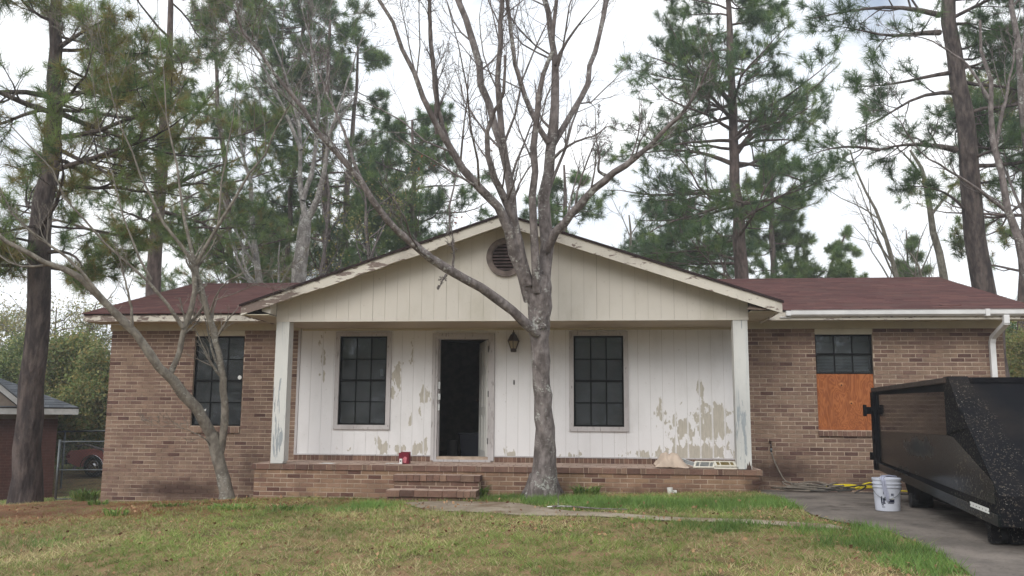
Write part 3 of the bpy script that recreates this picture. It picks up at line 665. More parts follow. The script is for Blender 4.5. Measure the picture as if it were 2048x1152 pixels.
# windows
def window(x0, x1, z0, z1, y, cols, rows, trim, frame='bronze_frame', zfill=None, paper=None):
    if trim: # flat weathered casing around the opening
        fr = MB().box(x0, x1, -.028, .008, z1 - trim, z1).box(x0, x1, -.034, .008, z0, z0 + trim).box(x0, x0 + trim, -.028, .008, z0 + trim, z1 - trim).box(x1 - trim, x1, -.028, .008, z0 + trim, z1 - trim)
        wobj = obj('window', fr, 'weathered_trim', house); x0 += trim; x1 -= trim; z0 += trim; z1 -= trim
    else: wobj = obj('window', MB().box(x0 + .002, x1 - .002, y - .02, .1, z1 - .02, z1 - .002).box(x0 + .002, x1 - .002, y - .02, .1, z0 + .002, z0 + .02), frame, house)
    s = .028; f = MB().box(x0, x0 + s, y - .025, y + .03, z0, z1).box(x1 - s, x1, y - .025, y + .03, z0, z1).box(x0 + s, x1 - s, y - .025, y + .03, z0, z0 + s).box(x0 + s, x1 - s, y - .025, y + .03, z1 - s, z1)
    obj('frame', f, frame, wobj)
    cw, ch = (x1 - x0 - 2 * s) / cols, (z1 - z0 - 2 * s) / rows; mu = MB()
    for i in range(1, cols): q = x0 + s + cw * i; mu.box(q - .010, q + .010, y - .012, y + .012, z0 + s, z1 - s)
    for j in range(1, rows):
        q = z0 + s + ch * j; h = .008 if j * 2 != rows else .018; mu.box(x0 + s, x1 - s, y - .0135 - (.006 if h > .01 else 0), y + .0135, q - h, q + h)
    obj('muntin', mu, frame, wobj)
    for i in range(cols):
        for j in range(rows):
            a, b = x0 + s + cw * i, x0 + s + cw * (i + 1); c, d = z0 + s + ch * j, z0 + s + ch * (j + 1); t1, t2 = random.uniform(-.0035, .0035), random.uniform(-.0035, .0035)
            obj('pane', MB().hexa([(a, y - .002 + t1, c), (b, y - .002 + t2, c), (b, y + .002 + t2, c), (a, y + .002 + t1, c), (a, y - .002 - t1, d), (b, y - .002 - t2, d), (b, y + .002 - t2, d), (a, y + .002 - t1, d)]), 'window_glass', wobj)
    return wobj
wa = window(*W1, .05, 3, 4, .075); wb = window(*W2, .05, 3, 4, .075)
wl_ = window(OL[0], OL[1], OL[2], 2.078, .07, 3, 4, 0); wr_ = window(ORt[0], ORt[1], 1.44, 2.083, .07, 3, 2, 0)
for x0, x1 in ((OL[0] - .0, OL[1]), (ORt[0], ORt[1])): obj('window_header', Box(x0 + .002, x1 - .002, -.004, .1, 2.082, 2.1695), 'cream_trim', house)
obj('paper_note', MB().add([(-1.99, .068, 1.39), (-1.93, .068, 1.40), (-1.94, .067, 1.52), (-2.0, .067, 1.51), (-1.99, .071, 1.39), (-1.93, .071, 1.40), (-1.94, .07, 1.52), (-2.0, .07, 1.51)], [(0, 1, 2, 3), (7, 6, 5, 4), (0, 4, 5, 1), (1, 5, 6, 2), (2, 6, 7, 3), (3, 7, 4, 0)]), 'white_paper', wa, label='small white paper stuck on the glass')
obj('sticker', MB().prism([(-4.47 + .034 * math.cos(a), 1.365 + .036 * math.sin(a)) for a in np.arange(16) / 16 * 6.283], .064, .067), 'white_paper', wl_, label='round white sticker on the glass')
obj('sticker', MB().prism([(-5.17, .83), (-5.14, .88), (-5.12, .86), (-5.14, .82)], .064, .067).prism([(-5.09, .80), (-5.04, .83), (-5.05, .79), (-5.08, .77)], .064, .067), 'white_paper', wl_, label='torn white scraps on the glass')
obj('plywood_sheet', Box(5.212, 6.098, .035, .05, .551, 1.443), 'plywood', house, label='orange brown plywood sheet over the lower half of the window')
# blinds hanging behind the upper right panes
m = MB(); z = 1.5
while z < 1.72: m.slab([(5.25, .16, z), (6.07, .16, z), (6.07, .19, z + .012), (5.25, .19, z + .012)], (0, 0, .002)); z += .024
obj('blind_slats', m, 'blind_white', wr_)

# door
m = MB()
for (x0, x1, z1) in ((DR[0], DR[1], 2.113),):
    m.box(x0, x0 + .055, -.03, .006, -.0, z1).box(x1 - .055, x1, -.03, .006, 0, z1).box(x0 + .055, x1 - .055, -.03, .006, z1 - .055, z1)
    m.box(x0 + .055, x0 + .095, -.012, .14, 0, z1 - .055).box(x1 - .095, x1 - .055, -.012, .14, 0, z1 - .055).box(x0 + .095, x1 - .095, -.012, .14, z1 - .095, z1 - .055)
    m.box(x0 + .0955, x0 + .115, .04, .14, 0, z1 - .0955).box(x1 - .115, x1 - .0955, .04, .14, 0, z1 - .0955)
df = obj('door_frame', m, 'weathered_trim', house)
obj('threshold', MB().box(DR[0] + .05, DR[1] - .05, -.05, .15, -.017, .018), 'weathered_trim', df)
obj('strike_plate', MB().box(DR[0] + .096, DR[0] + .135, .02, .034, 1.18, 1.3).box(DR[0] + .096, DR[0] + .14, .02, .034, 1.0, 1.1).box(DR[0] + .096, DR[0] + .13, .02, .034, .82, .93), 'blind_white', df)
# leaf swung inwards, hinged on the right jamb
hx, hy = DR[1] - .116, .13; an = math.radians(106)      # direction of the leaf seen from above
dx, dy = math.cos(an), math.sin(an); nxv, nyv = -dy, dx
def leafbox(m, s0, s1, t0, t1, z0, z1):
    P = [(hx + dx * s + nxv * t_, hy + dy * s + nyv * t_) for s, t_ in ((s0, t0), (s1, t0), (s1, t1), (s0, t1))]
    m.hexa([(p[0], p[1], z0) for p in P] + [(p[0], p[1], z1) for p in P])
m = MB(); leafbox(m, 0, .83, 0, .042, .025, 2.01); dl = obj('door_leaf', m, 'post_paint', house, label='white panelled front door standing open inwards')
m = MB()
for s0, s1 in ((.1, .38), (.46, .74)):
    for z0, z1 in ((.15, .75), (.88, 1.45), (1.56, 1.88)):
        leafbox(m, s0, s1, .043, .05, z0, z0 + .02); leafbox(m, s0, s1, .043, .05, z1 - .02, z1); leafbox(m, s0, s0 + .02, .043, .05, z0 + .0201, z1 - .0201); leafbox(m, s1 - .02, s1, .043, .05, z0 + .0201, z1 - .0201)
obj('moulding', m, 'post_paint', dl)
m = MB(); m.tube([(hx + dx * .77 + nxv * .043, hy + dy * .77 + nyv * .043, 1.0), (hx + dx * .77 + nxv * .08, hy + dy * .77 + nyv * .08, 1.0), (hx + dx * .77 + nxv * .105, hy + dy * .77 + nyv * .105, 1.0)], [.012, .028, .02], 12); obj('knob', m, 'lantern_metal', dl, smooth=True)
for z in (.27, 1.05, 1.8): obj('hinge', Box(DR[1] - .1155, DR[1] - .097, .03, .0385, z, z + .1), 'bronze_frame', df)
# lantern and bell slot
lx, ly = .308, -.11
lan = obj('wall_lantern', MB().box(lx - .035, lx + .035, -.012, .004, 1.92, 2.03).tube([(lx, -.01, 1.99), (lx, -.07, 2.03), (lx, ly, 2.045)], .01, 8), 'lantern_metal', house)
obj('lantern_roof', MB().lathe((lx, ly, 1.97), [(.112, 0), (.105, .012), (.055, .105), (.05, .11), (.022, .125), (.03, .14), (.012, .152), (.006, .19), (.0001, .192)], 6), 'lantern_metal', lan)
obj('lantern_frame', MB().lathe((lx, ly, 1.79), [(.0001, 0), (.05, .0), (.055, .02), (.055, .055), (.05, .058)], 6), 'lantern_metal', lan)
m = MB()
for i in range(6):
    a = (i + .5) / 6 * 2 * math.pi; m.tube([(lx + .054 * math.cos(a), ly + .054 * math.sin(a), 1.845), (lx + .1 * math.cos(a), ly + .1 * math.sin(a), 1.975)], .006, 5)
obj('lantern_rib', m, 'lantern_metal', lan)
obj('lantern_pane', MB().lathe((lx, ly, 1.846), [(.05, 0), (.094, .126)], 6), 'lantern_glass', lan)
obj('doorbell', Box(.300, .318, -.006, .007, 1.255, 1.33), 'bronze_frame', house)
sp = MB().tube([(4.437, .0, .34), (4.437, -.05, .34), (4.437, -.085, .31), (4.437, -.09, .26)], .013, 8).lathe((4.437, -.05, .36), [(.003, 0), (.028, .004), (.03, .012), (.003, .016)], 8)
obj('spigot', sp, 'lantern_metal', house, smooth=True)
m = MB(); a = np.linspace(-1.2, 1.9, 14); m.tube([(8.13 + .10 * math.cos(q) + .0, .3, 1.62 + .13 * math.sin(q)) for q in a], .009, 6); obj('cable_loop', m, 'black_rubber', house)
obj('splinter', MB().slab([(-2.05, -1.28, 3.0), (-1.93, -1.29, 2.93), (-1.925, -1.285, 2.938), (-2.045, -1.275, 3.01)], (0, .008, 0)), 'blind_white', house, label='pale broken splinter hanging from the rake')
# rooms behind the openings
obj('room_walls', MB().box(-6.6, 7.9, 4.3, 4.4, -.02, 2.3).box(-3.0, -2.92, .3, 4.3, -.02, 2.3).box(1.0, 1.08, .3, 4.3, -.02, 2.3).box(4.4, 4.48, .3, 4.3, -.02, 2.3), 'room_wall', house)
obj('room_floor', Box(-6.6, 7.9, .2, 4.4, -.12, -.021), 'room_floor', house); obj('room_ceiling', Box(-6.6, 7.9, .2, 4.4, 2.301, 2.36), 'room_wall', house)

# ================================================================== NEIGHBOURING HOUSE
simple('neighbor_trim', srgb(176, 176, 176), .7, .2); simple('neighbor_cream', srgb(128, 118, 110), .8, .2)
ngz = -1.42
nb = empty('neighbor_house', (-11.6, 6.0, ngz), 'low dark red brick house with grey hip roof beyond the left pine trunk', 'house')
NXR, NY = -11.6, 6.0
nwl = obj('brick_wall', MB().box(-22, NXR, NY, NY + .2, ngz - .3, .58).box(NXR - .2, NXR, NY + .2, NY + 9, ngz - .3, .58), 'dark_mortar', nb)
m = MB(); z = .575; k = 0
while z > ngz - .1:
    x = NXR - 3.6 - (PB / 2 if k % 2 else 0); k += 1
    while x < NXR + .005:
        a, b = x, min(x + BL_, NXR + .006)
        if b - a > .03: m.box(a, b, NY - .008, NY + .01, z - CH + .01, z)
        x += PB
    z -= CH
obj('brickwork', m, 'dark_brick', nwl, kind='stuff')
ex0, ex1, ey0 = -22.6, -11.16, NY - .45; rz_ = .86
ru = 3.9
m = MB(); rr_ = [(ex0, ey0, rz_), (ex1, ey0, rz_), (ex1 - ru * 1.05, ey0 + ru * 1.25, rz_ + 1.65), (ex0, ey0 + ru * 1.25, rz_ + 1.65)]
m.slab(rr_, (0, 0, -.03)); m.slab([(ex1, ey0, rz_), (ex1, ey0 + ru * 2.5, rz_), (ex1 - ru * 1.05, ey0 + ru * 1.25, rz_ + 1.65)] + [(ex1 - ru * 1.05, ey0 + ru * 1.2499, rz_ + 1.65)], (0, 0, -.03))
nr_ = obj('roof', m, 'shingle_edge', nb)
m = MB(); R_ = 26
for r_ in range(R_):
    f0, f1 = r_ / R_, min(1, (r_ + 1.1) / R_); y0, y1 = ey0 - .02 + ru * 1.25 * f0, ey0 + ru * 1.25 * f1; z0, z1 = rz_ + 1.65 * f0, rz_ + 1.65 * f1; xm = ex1 - ru * 1.05 * f0; xm1 = ex1 - ru * 1.05 * f1; x = ex0 - (r_ % 3) * .1
    while x < xm:
        a, b = x, min(x + .296, xm); x += .3; h = .008 + random.uniform(0, .003); b1_ = min(b, xm1); a1_ = min(a, xm1 - .001)
        if b > a: m.add([(a, y0, z0 + h), (b, y0, z0 + h), (b1_, y1, z1 + .001), (a1_, y1, z1 + .001), (a, y0, z0 - .004), (b, y0, z0 - .004)], [(0, 1, 2, 3), (4, 5, 1, 0)], random.randrange(2))
obj('shingles', m, SG, nr_, kind='stuff')
obj('fascia', MB().box(ex0, ex1, ey0 + .002, ey0 + .03, rz_ - .17, rz_ - .033).box(ex1 - .03, ex1 - .001, ey0 + .031, ey0 + ru * 2.5, rz_ - .17, rz_ - .033), 'neighbor_trim', nb)
obj('soffit', MB().box(ex0, ex1 - .031, ey0 + .031, NY - .001, rz_ - .17, rz_ - .15).box(NXR + .001, ex1 - .032, NY, NY + 9, rz_ - .169, rz_ - .15), 'neighbor_cream', nb)
obj('frieze_board', Box(-22, NXR + .01, NY - .015, NY + .05, .58, .71), 'neighbor_cream', nb)
# small front gable
gA = atY(0, 778, NY - .6); gB = atY(39, 817, NY - .6)
sl2 = (gA[2] - gB[2]) / (gB[0] - gA[0]); gxr = gB[0]; gtop = gxr - 2.2
m = MB().prism([(gtop, gB[2] + 2.2 * sl2 - .16), (gxr - .1, gB[2] - .1), (gtop, gB[2] - .1)], NY - .42, NY - .02); obj('front_gable', m, 'neighbor_cream', nb)
obj('rake_board', MB().prism([(gtop, gB[2] + 2.2 * sl2), (gxr, gB[2]), (gxr, gB[2] - .15), (gtop, gB[2] + 2.2 * sl2 - .15)], NY - .60, NY - .57), 'neighbor_trim', nb)
obj('porch_roof', MB().prism([(gtop, gB[2] + 2.2 * sl2 + .03), (gxr + .04, gB[2] + .015), (gxr + .04, gB[2] - .0), (gtop, gB[2] + 2.2 * sl2 + .002)], NY - .62, NY + 2.), SG[0], nb)

nb.rotation_euler.z = math.radians(33)
# ================================================================== CHAIN LINK GATE between the houses
simple('galvanised', srgb(112, 118, 120), .5, .25, metal=.6)
ga, gb_ = np.array([-9.50, 2.9]), np.array([-6.95, 2.9]); gzb = -1.06
fe = empty('chain_link_gate', (ga[0], ga[1], gzb), 'grey chain link gate with a middle rail between the two brick houses', 'gate')
m = MB(); m.tube([(ga[0], 2.9, gzb - .2), (ga[0], 2.9, gzb + 1.24)], .026, 10); obj('post', m, 'galvanised', fe, smooth=True)
m = MB(); m.tube([(gb_[0], 2.9, gzb - .2), (gb_[0], 2.9, gzb + 1.26)], .035, 10); obj('post', m, 'galvanised', fe, smooth=True)
for z in (gzb + 1.2, gzb + .62, gzb + .03): obj('rail', MB().tube([(ga[0] + .03, 2.9, z), (gb_[0] - .03, 2.9, z + .03)], .014, 8), 'galvanised', fe, smooth=True)
P = []; w_ = gb_[0] - ga[0] - .08; h_ = 1.16; s0 = .062
for sg in (1, -1):
    k = -h_
    while k < w_:
        x0 = max(0, k); x1 = min(w_, k + h_)
        if x1 > x0:
            z0, z1 = (x0 - k, x1 - k) if sg > 0 else (h_ - (x0 - k), h_ - (x1 - k)); P.append([(ga[0] + .04 + x0, 2.9 + sg * .002, gzb + .04 + z0), (ga[0] + .04 + x1, 2.9 + sg * .002, gzb + .04 + z1)])
        k += s0 * 1.1
P = np.array(P); q = NP(); V_, F_ = tubes(P, np.full(P.shape[:2], .0022), 3); q.add(V_, F_); obj('wire_mesh', q, 'galvanised', fe, kind='stuff')
# far fence post and rail
f2 = empty('wire_fence', (-11, 9, gz1(-11, 9)), 'far chain link fence with top rail in front of the bushes', 'fence')
zz = gz1(-10.5, 9)
obj('rail', MB().tube([(-13.5, 9, zz + 1.52), (-8.6, 9, zz + 1.62)], .025, 8), 'galvanised', f2, smooth=True)
for x in (-13.3, -11.4, -8.8): obj('post', MB().tube([(x, 9, zz - .3), (x, 9, zz + 1.56)], .03, 8), 'galvanised', f2, smooth=True)

# ================================================================== CAR
simple('car_paint', srgb(186, 112, 104), .35, .12, 3, .02, spec=.5, coat=.4); simple('chrome', srgb(200, 202, 205), .15, .05, metal=1.); simple('car_dark', srgb(30, 30, 32), .5)
simple('lamp_red', srgb(120, 30, 26), .3)
cx0, cy0 = -14.95, 12.6; cz = gz1(-14.4, 12.6) - .0
car = empty('parked_car', (cx0 + 2.3, cy0, cz), 'faded maroon sedan parked on the grass behind the chain link gate', 'car')
side = [(0, .45), (.02, .70), (.10, .80), (1.28, .90), (1.85, 1.32), (2.9, 1.36), (3.6, .98), (4.65, .90), (4.72, .72), (4.70, .42), (4.2, .30)]
def arch(xc, r=.36, n=9): return [(xc + r * math.cos(a), .30 + r * math.sin(a)) for a in np.linspace(0, math.pi, n)]
side += [(3.98, .28)] + arch(3.62)[0:] + [(3.2, .25), (1.3, .25)] + arch(.86)[0:] + [(.42, .3)]
tp = lambda z: .0 if z < .9 else (z - .9) * .42
V0 = [(cx0 + x, cy0 - .85 + tp(z), cz + z) for x, z in side]; V1 = [(cx0 + x, cy0 + .85 - tp(z), cz + z) for x, z in side]; n = len(side)
m = MB(); m.add(V0 + V1, [tuple(range(n)), tuple(range(2 * n - 1, n - 1, -1))] + [(i, n + i, n + (i + 1) % n, (i + 1) % n) for i in range(n)])
obj('body', m, 'car_paint', car, bevel=.03)
for pts in ([(1.5, .95), (1.95, 1.27), (2.35, 1.29), (2.35, .97)], [(2.42, .97), (2.42, 1.29), (2.85, 1.29), (3.3, 1.0)]):
    obj('window', MB().add([(cx0 + x, cy0 - .856 + tp(z), cz + z) for x, z in pts] + [(cx0 + x, cy0 - .84 + tp(z), cz + z) for x, z in pts], [(0, 1, 2, 3), (7, 6, 5, 4), (0, 4, 5, 1), (1, 5, 6, 2), (2, 6, 7, 3), (3, 7, 4, 0)]), 'car_dark', car)
obj('bumper', MB().box(cx0 - .05, cx0 + .06, cy0 - .86, cy0 + .86, cz + .38, cz + .52), 'car_dark', car, bevel=.02)
obj('side_strip', MB().box(cx0 + 1.3, cx0 + 3.15, cy0 - .862, cy0 - .845, cz + .52, cz + .56), 'chrome', car)
obj('tail_lamp', MB().box(cx0 - .005, cx0 + .12, cy0 - .856, cy0 - .6, cz + .58, cz + .68), 'lamp_red', car)
for xc in (.86, 3.62):
    m = MB(); m.tube([(cx0 + xc + .372 * math.cos(a), cy0 - .858, cz + .3 + .372 * math.sin(a)) for a in np.linspace(0, math.pi, 14)], .016, 6); obj('arch_trim', m, 'chrome', car, smooth=True)
    for yy in (cy0 - .8, cy0 + .64):
        def wh(prof, mt, nm, par):
            m = MB(); k = len(prof); n = 28; V = [(cx0 + xc + r * math.cos(a), yy + t_, cz + .315 + r * math.sin(a)) for r, t_ in prof for a in np.arange(n) / n * 2 * math.pi]
            m.add(V, [(j * n + i, j * n + (i + 1) % n, (j + 1) * n + (i + 1) % n, (j + 1) * n + i) for j in range(k - 1) for i in range(n)]); return obj(nm, m, mt, par, smooth=True)
        w = wh([(.20, 0), (.29, -.0), (.315, .03), (.315, .15), (.29, .18), (.18, .18)], 'black_rubber', 'wheel', car)
        wh([(.2, .0), (.19, -.015), (.16, .01), (.11, .01), (.10, -.02), (.03, -.03), (.0001, -.03)], 'chrome', 'rim', w)

# ================================================================== DUMPSTER
t = NT('dumpster_paint'); n = t.noise(3, 5, .6); mud = t.blobs([(5.3, -6.3, .5, .9, 1.)], 'xy')
sp_ = t.noise(38, 3, .65); s2 = t.noise(5, 5, .7)
mk = t.math('MULTIPLY', t.ramp(mud, .0, .55), t.ramp(s2, .35, .6)); k = t.math('MULTIPLY', mk, t.ramp(sp_, .54, .66))
col = t.mix(k, (.012, .012, .013), srgb(118, 108, 96)); col = t.mix(t.math('MULTIPLY', mk, t.ramp(t.noise(60, 2), .66, .7)), col, srgb(190, 184, 170))
dst = t.noise(2.5, 6, .7, (1, 1, 2.)); col = t.mix(t.ramp(dst, .5, .75, 0, .03), col, srgb(120, 112, 100))
t.done(col, t.math('ADD', t.math('MULTIPLY', k, .6), t.ramp(dst, .4, .8, .05, .22)), t.noise(1.3, 2), .06, .04, spec=.5)
t = NT('dumpster_dirty'); sp_ = t.noise(42, 3, .7); s2 = t.noise(4, 5, .7, off=(1, 1, 1)); mudx = t.blobs([(5.2, -6.2, .42, 1.5, 1.4)], 'xy'); s2 = t.math('MULTIPLY', s2, t.ramp(mudx, .0, .5, .25, 1.15)); k = t.math('MULTIPLY', t.ramp(sp_, .56, .66), t.ramp(s2, .40, .62)); col = t.mix(k, (.008, .0085, .011), srgb(84, 78, 70))
col = t.mix(t.math('MULTIPLY', t.ramp(t.noise(75, 2, off=(5, 0, 0)), .68, .71), t.ramp(s2, .4, .55)), col, srgb(150, 146, 138)); col = t.mix(t.ramp(t.noise(1.6, 5, .6), .45, .7, 0, .12), col, srgb(84, 74, 64))
t.done(col, .8, t.noise(25, 4), .3, .004, spec=.06)
t = NT('dumpster_lower'); sm = t.blobs([(-4.1, .42, 1.1, .22, .8), (-3.4, .12, 1.2, .12, .6)], 'yz'); nn = t.noise(4, 6, .65, (1, 1, 1.4))
mk = t.ramp(t.math('ADD', t.math('MULTIPLY', sm, .8), t.math('MULTIPLY', nn, .8)), .62, 1.0); mud = t.blobs([(-5.9, .1, .9, .7, 1.)], 'yz'); mm = t.math('MULTIPLY', t.ramp(mud, .0, .6), t.ramp(t.noise(40, 3, .65), .55, .66))
col = t.mix(t.math('MULTIPLY', mk, .2), (.008, .011, .012), srgb(88, 90, 92)); col = t.mix(t.math('MULTIPLY', mm, .8), col, srgb(110, 102, 90)); t.done(col, t.math('MULTIPLY_ADD', mk, .4, .22), t.noise(2, 3), .08, .03, spec=.14)
simple('dumpster_rust', srgb(66, 54, 48), .8, .4, 12)
D0 = np.array([5.11, -6.82]); D1 = np.array([5.51, -2.05]); dv = (D1 - D0) / np.linalg.norm(D1 - D0); dn = np.array([dv[1], -dv[0]])   # dv along the side, dn to the right
DG = gz1(6.2, -4.5)
dump = empty('dumpster', (*(D0 + dv * 2.4 + dn * 1.15), DG), 'big black roll-off dumpster spattered with dried mud on the driveway', 'dumpster')
def dp(s, w, z): q = D0 + dv * s + dn * w; return (q[0], q[1], z)
def dbox(m, s0, s1, w0, w1, z0, z1, tz=(0, 0)):
    return m.hexa([dp(s0, w0, z0), dp(s1, w0, z0 + tz[0]), dp(s1, w1, z0 + tz[0]), dp(s0, w1, z0), dp(s0, w0, z1), dp(s1, w0, z1 + tz[1]), dp(s1, w1, z1 + tz[1]), dp(s0, w1, z1)])
zb = lambda s: -.165 + s * .045
prf = [(1.46, 1.10), (.25, .10), (.24, zb(.24)), (4.9, zb(4.9)), (4.9, 1.10)]
WD = 2.3
def dprism(m, pts, w0, w1):
    n = len(pts); return m.add([dp(s, w0, z) for s, z in pts] + [dp(s, w1, z) for s, z in pts], [tuple(range(n)), tuple(range(2 * n - 1, n - 1, -1))] + [(i, n + i, n + (i + 1) % n, (i + 1) % n) for i in range(n)])
obj('side_panel', dprism(MB(), prf, 0, .03), 'dumpster_dirty', dump); obj('side_panel', dprism(MB(), prf, WD - .03, WD), 'dumpster_paint', dump)
m = MB()
for (s0, z0), (s1, z1) in zip(prf[:2], prf[1:3]):
    m.hexa([dp(s1, .031, z1), dp(s1, WD - .031, z1), dp(s1 + .04, WD - .031, z1 + .001), dp(s1 + .04, .031, z1 + .001), dp(s0, .031, z0), dp(s0, WD - .031, z0), dp(s0 + .04, WD - .031, z0 + .002), dp(s0 + .04, .031, z0 + .002)])
obj('front_panel', m, 'dumpster_dirty', dump)
obj('floor_pan', dprism(MB(), [(.29, zb(.24) + .005), (4.85, zb(4.9) + .005), (4.85, zb(4.9) + .09), (.29, zb(.24) + .09)], .031, WD - .031), 'dumpster_rust', dump)
obj('tail_door', dbox(MB(), 4.86, 4.93, .0311, WD - .031, zb(4.9) + .1, 1.10), 'dumpster_dirty', dump)
obj('top_rail', dbox(MB(), 1.50, 4.95, -.035, .05, 1.103, 1.16), 'dumpster_rust', dump, bevel=.006)
obj('top_rail', dbox(MB(), 1.50, 4.95, WD - .05, WD + .035, 1.103, 1.16), 'dumpster_rust', dump, bevel=.006)
obj('top_rail', dbox(MB(), 1.46, 1.58, .051, WD - .051, 1.103, 1.162), 'dumpster_dirty', dump, bevel=.006)
obj('corner_post', dprism(MB(), [(1.60, 1.17), (1.60, .60), (1.0, .66), (1.43, 1.17)], -.012, .17), 'dumpster_dirty', dump)
obj('corner_post', dbox(MB(), 4.78, 4.96, -.045, .0, zb(4.9) - .01, 1.10), 'dumpster_dirty', dump)
obj('side_plate', dprism(MB(), [(1.60, 1.02), (1.62, .585), (4.7, .575), (4.7, 1.06)], -.006, -.0005), 'dumpster_paint', dump)
obj('side_plate', dprism(MB(), [(1.62, .583), (1.42, .572), (.36, .21), (.34, .02), (4.7, .17), (4.7, .573)], -.0045, -.0005), 'dumpster_lower', dump)
obj('bottom_rail', dprism(MB(), [(.22, zb(.22) - .0), (4.9, zb(4.9)), (4.9, zb(4.9) + .10), (.22, zb(.22) + .10)], -.03, -.0065), 'dumpster_lower', dump, bevel=.004)
obj('front_ledge', dbox(MB(), .18, .235, .2, WD - .1, -.04, -.015), 'galvanised', dump)
obj('scratched_patch', dprism(MB(), [(3.35, .545), (3.1, .57), (2.55, .56), (2.2, .42), (2.42, .27), (2.75, .38), (2.95, .36), (3.2, .47)], -.0075, -.0062), 'chalky', dump) if 'chalky' in MATS else None
for s, nm in ((3.35, 0), (.66, 1)):
    zt = zb(s) + .02; g0 = gz1(*(D0 + dv * s))
    if nm == 0:
        obj('roller_bracket', dprism(MB(), [(s - .42, zt), (s + .42, zt), (s + .2, g0 + .1), (s - .25, g0 + .1)], .06, .2), 'dumpster_dirty', dump)
        m = MB(); a_, b_ = dp(s, .02, g0 + .085), dp(s, .26, g0 + .085); m.tube([a_, b_], .085, 16); obj('roller', m, 'black_rubber', dump)
    else:
        obj('roller_bracket', dbox(MB(), s - .09, s + .02, .02, .10, g0 + .02, zt), 'dumpster_dirty', dump)
        obj('roller_bracket', dbox(MB(), s - .12, s + .08, .16, .28, g0 + .02, zt), 'dumpster_dirty', dump)
        m = MB(); m.tube([dp(s, .1, g0 + .08), dp(s, .17, g0 + .08)], .08, 16); obj('roller', m, 'black_rubber', dump)
for w in (.6, 1.7): obj('skid_rail', dbox(MB(), .3, 4.8, w - .06, w + .06, DG + .02, DG + .2), 'dumpster_dirty', dump)
obj('hinge', MB(), 'dumpster_dirty', dump) if 0 else None
obj('hinge', dbox(dbox(MB(), 4.931, 5.0, -.10, .03, .80, .90), 4.945, 5.03, -.135, -.1005, .77, .93), 'dumpster_dirty', dump)
obj('hinge', dbox(MB(), 4.931, 5.0, -.08, .03, .18, .28), 'dumpster_dirty', dump)
# the worn, no longer legible white lettering: narrow strokes of unequal width
m = MB(); s = .93; i = 0
while s > .43:
    w = random.choice((.014, .02, .026)); z0 = -.052 - (.93 - s) * .03; h = .046
    for (a, b) in (((0, 1),) if i % 3 else ((0, .35), (.55, 1))):
        m.hexa([dp(s - w, -.0335, z0 + h * a), dp(s, -.0335, z0 + h * a), dp(s, -.0305, z0 + h * a), dp(s - w, -.0305, z0 + h * a), dp(s - w, -.0335, z0 + h * b), dp(s, -.0335, z0 + h * b), dp(s, -.0305, z0 + h * b), dp(s - w, -.0305, z0 + h * b)])
    s -= w + .006; i += 1
obj('lettering', m, 'white_paper', dump)

# ================================================================== BUCKET, RAG, HOSES, THINGS ON THE PORCH
simple('bucket_plastic', srgb(196, 200, 212), .45, .08, 3, .03); simple('bucket_print', srgb(44, 48, 70), .6, .4, 60); simple('rag_cloth', srgb(176, 180, 200), .9, .2, 12, .4, .004, 60)
bc = ground(1776, 1023); bz = gz1(bc[0], bc[1]) + .012
bk = empty('plastic_bucket', (bc[0], bc[1], bz), 'white plastic bucket with dark printed labels standing beside the dumpster', 'bucket')
obj('pail', MB().lathe((bc[0], bc[1], bz), [(.0001, .004), (.128, .0), (.132, .006), (.146, .26), (.156, .262), (.157, .272), (.147, .275), (.1475, .298), (.158, .30), (.159, .31), (.149, .314), (.150, .34), (.158, .345), (.158, .365), (.146, .366), (.142, .30), (.125, .02), (.0001, .018)], 40), 'bucket_plastic', bk, smooth=False)
toC = math.atan2(CAM[1] - bc[1], CAM[0] - bc[0])
def onb(m, a0, a1, z0, z1, r=.0015):
    k = 5; V = []
    for rr in (0, r):
        for z in (z0, z1):
            for i in range(k):
                a = toC + a0 + (a1 - a0) * i / (k - 1); R = .1335 + (z / .26) * .0125 + rr; V.append((bc[0] + R * math.cos(a), bc[1] + R * math.sin(a), bz + z))
    Fc = []
    for i in range(k - 1): Fc += [(2 * k + i, 2 * k + i + 1, 3 * k + i + 1, 3 * k + i), (2 * k + i, i, i + 1, 2 * k + i + 1), (3 * k + i, 3 * k + i + 1, k + i + 1, k + i)]
    m.add(V, Fc)
m = MB()
for (a0, a1, z0, z1) in ((-.5, -.38, .10, .165), (-.33, -.2, .10, .15), (-.5, -.15, .085, .098), (-.46, -.3, .065, .078), (-.2, -.14, .12, .16), (.1, .55, .10, .135), (.05, .5, .088, .095), (.3, .42, .175, .20), (.46, .5, .17, .2), (-.28, -.24, .19, .225), (-.22, -.12, .19, .2), (-.12, -.08, .2, .225), (-.45, -.2, .045, .052)): onb(m, a0, a1, z0, z1)
obj('printed_label', m, 'bucket_print', bk)
m = MB(); onb(m, .1, .52, .137, .146, .004); obj('handle_grip', m, 'white_paper', bk)
hp = [(bc[0] + (.156 + .01 * math.sin(q * 3.14)) * math.cos(toC - 1.5 + 3.0 * q), bc[1] + (.156 + .01 * math.sin(q * 3.14)) * math.sin(toC - 1.5 + 3.0 * q), bz + .29 - .15 * math.sin(q * math.pi)) for q in np.linspace(0, 1, 16)]
obj('wire_handle', MB().tube(hp, .003, 6), 'galvanised', bk, smooth=True)
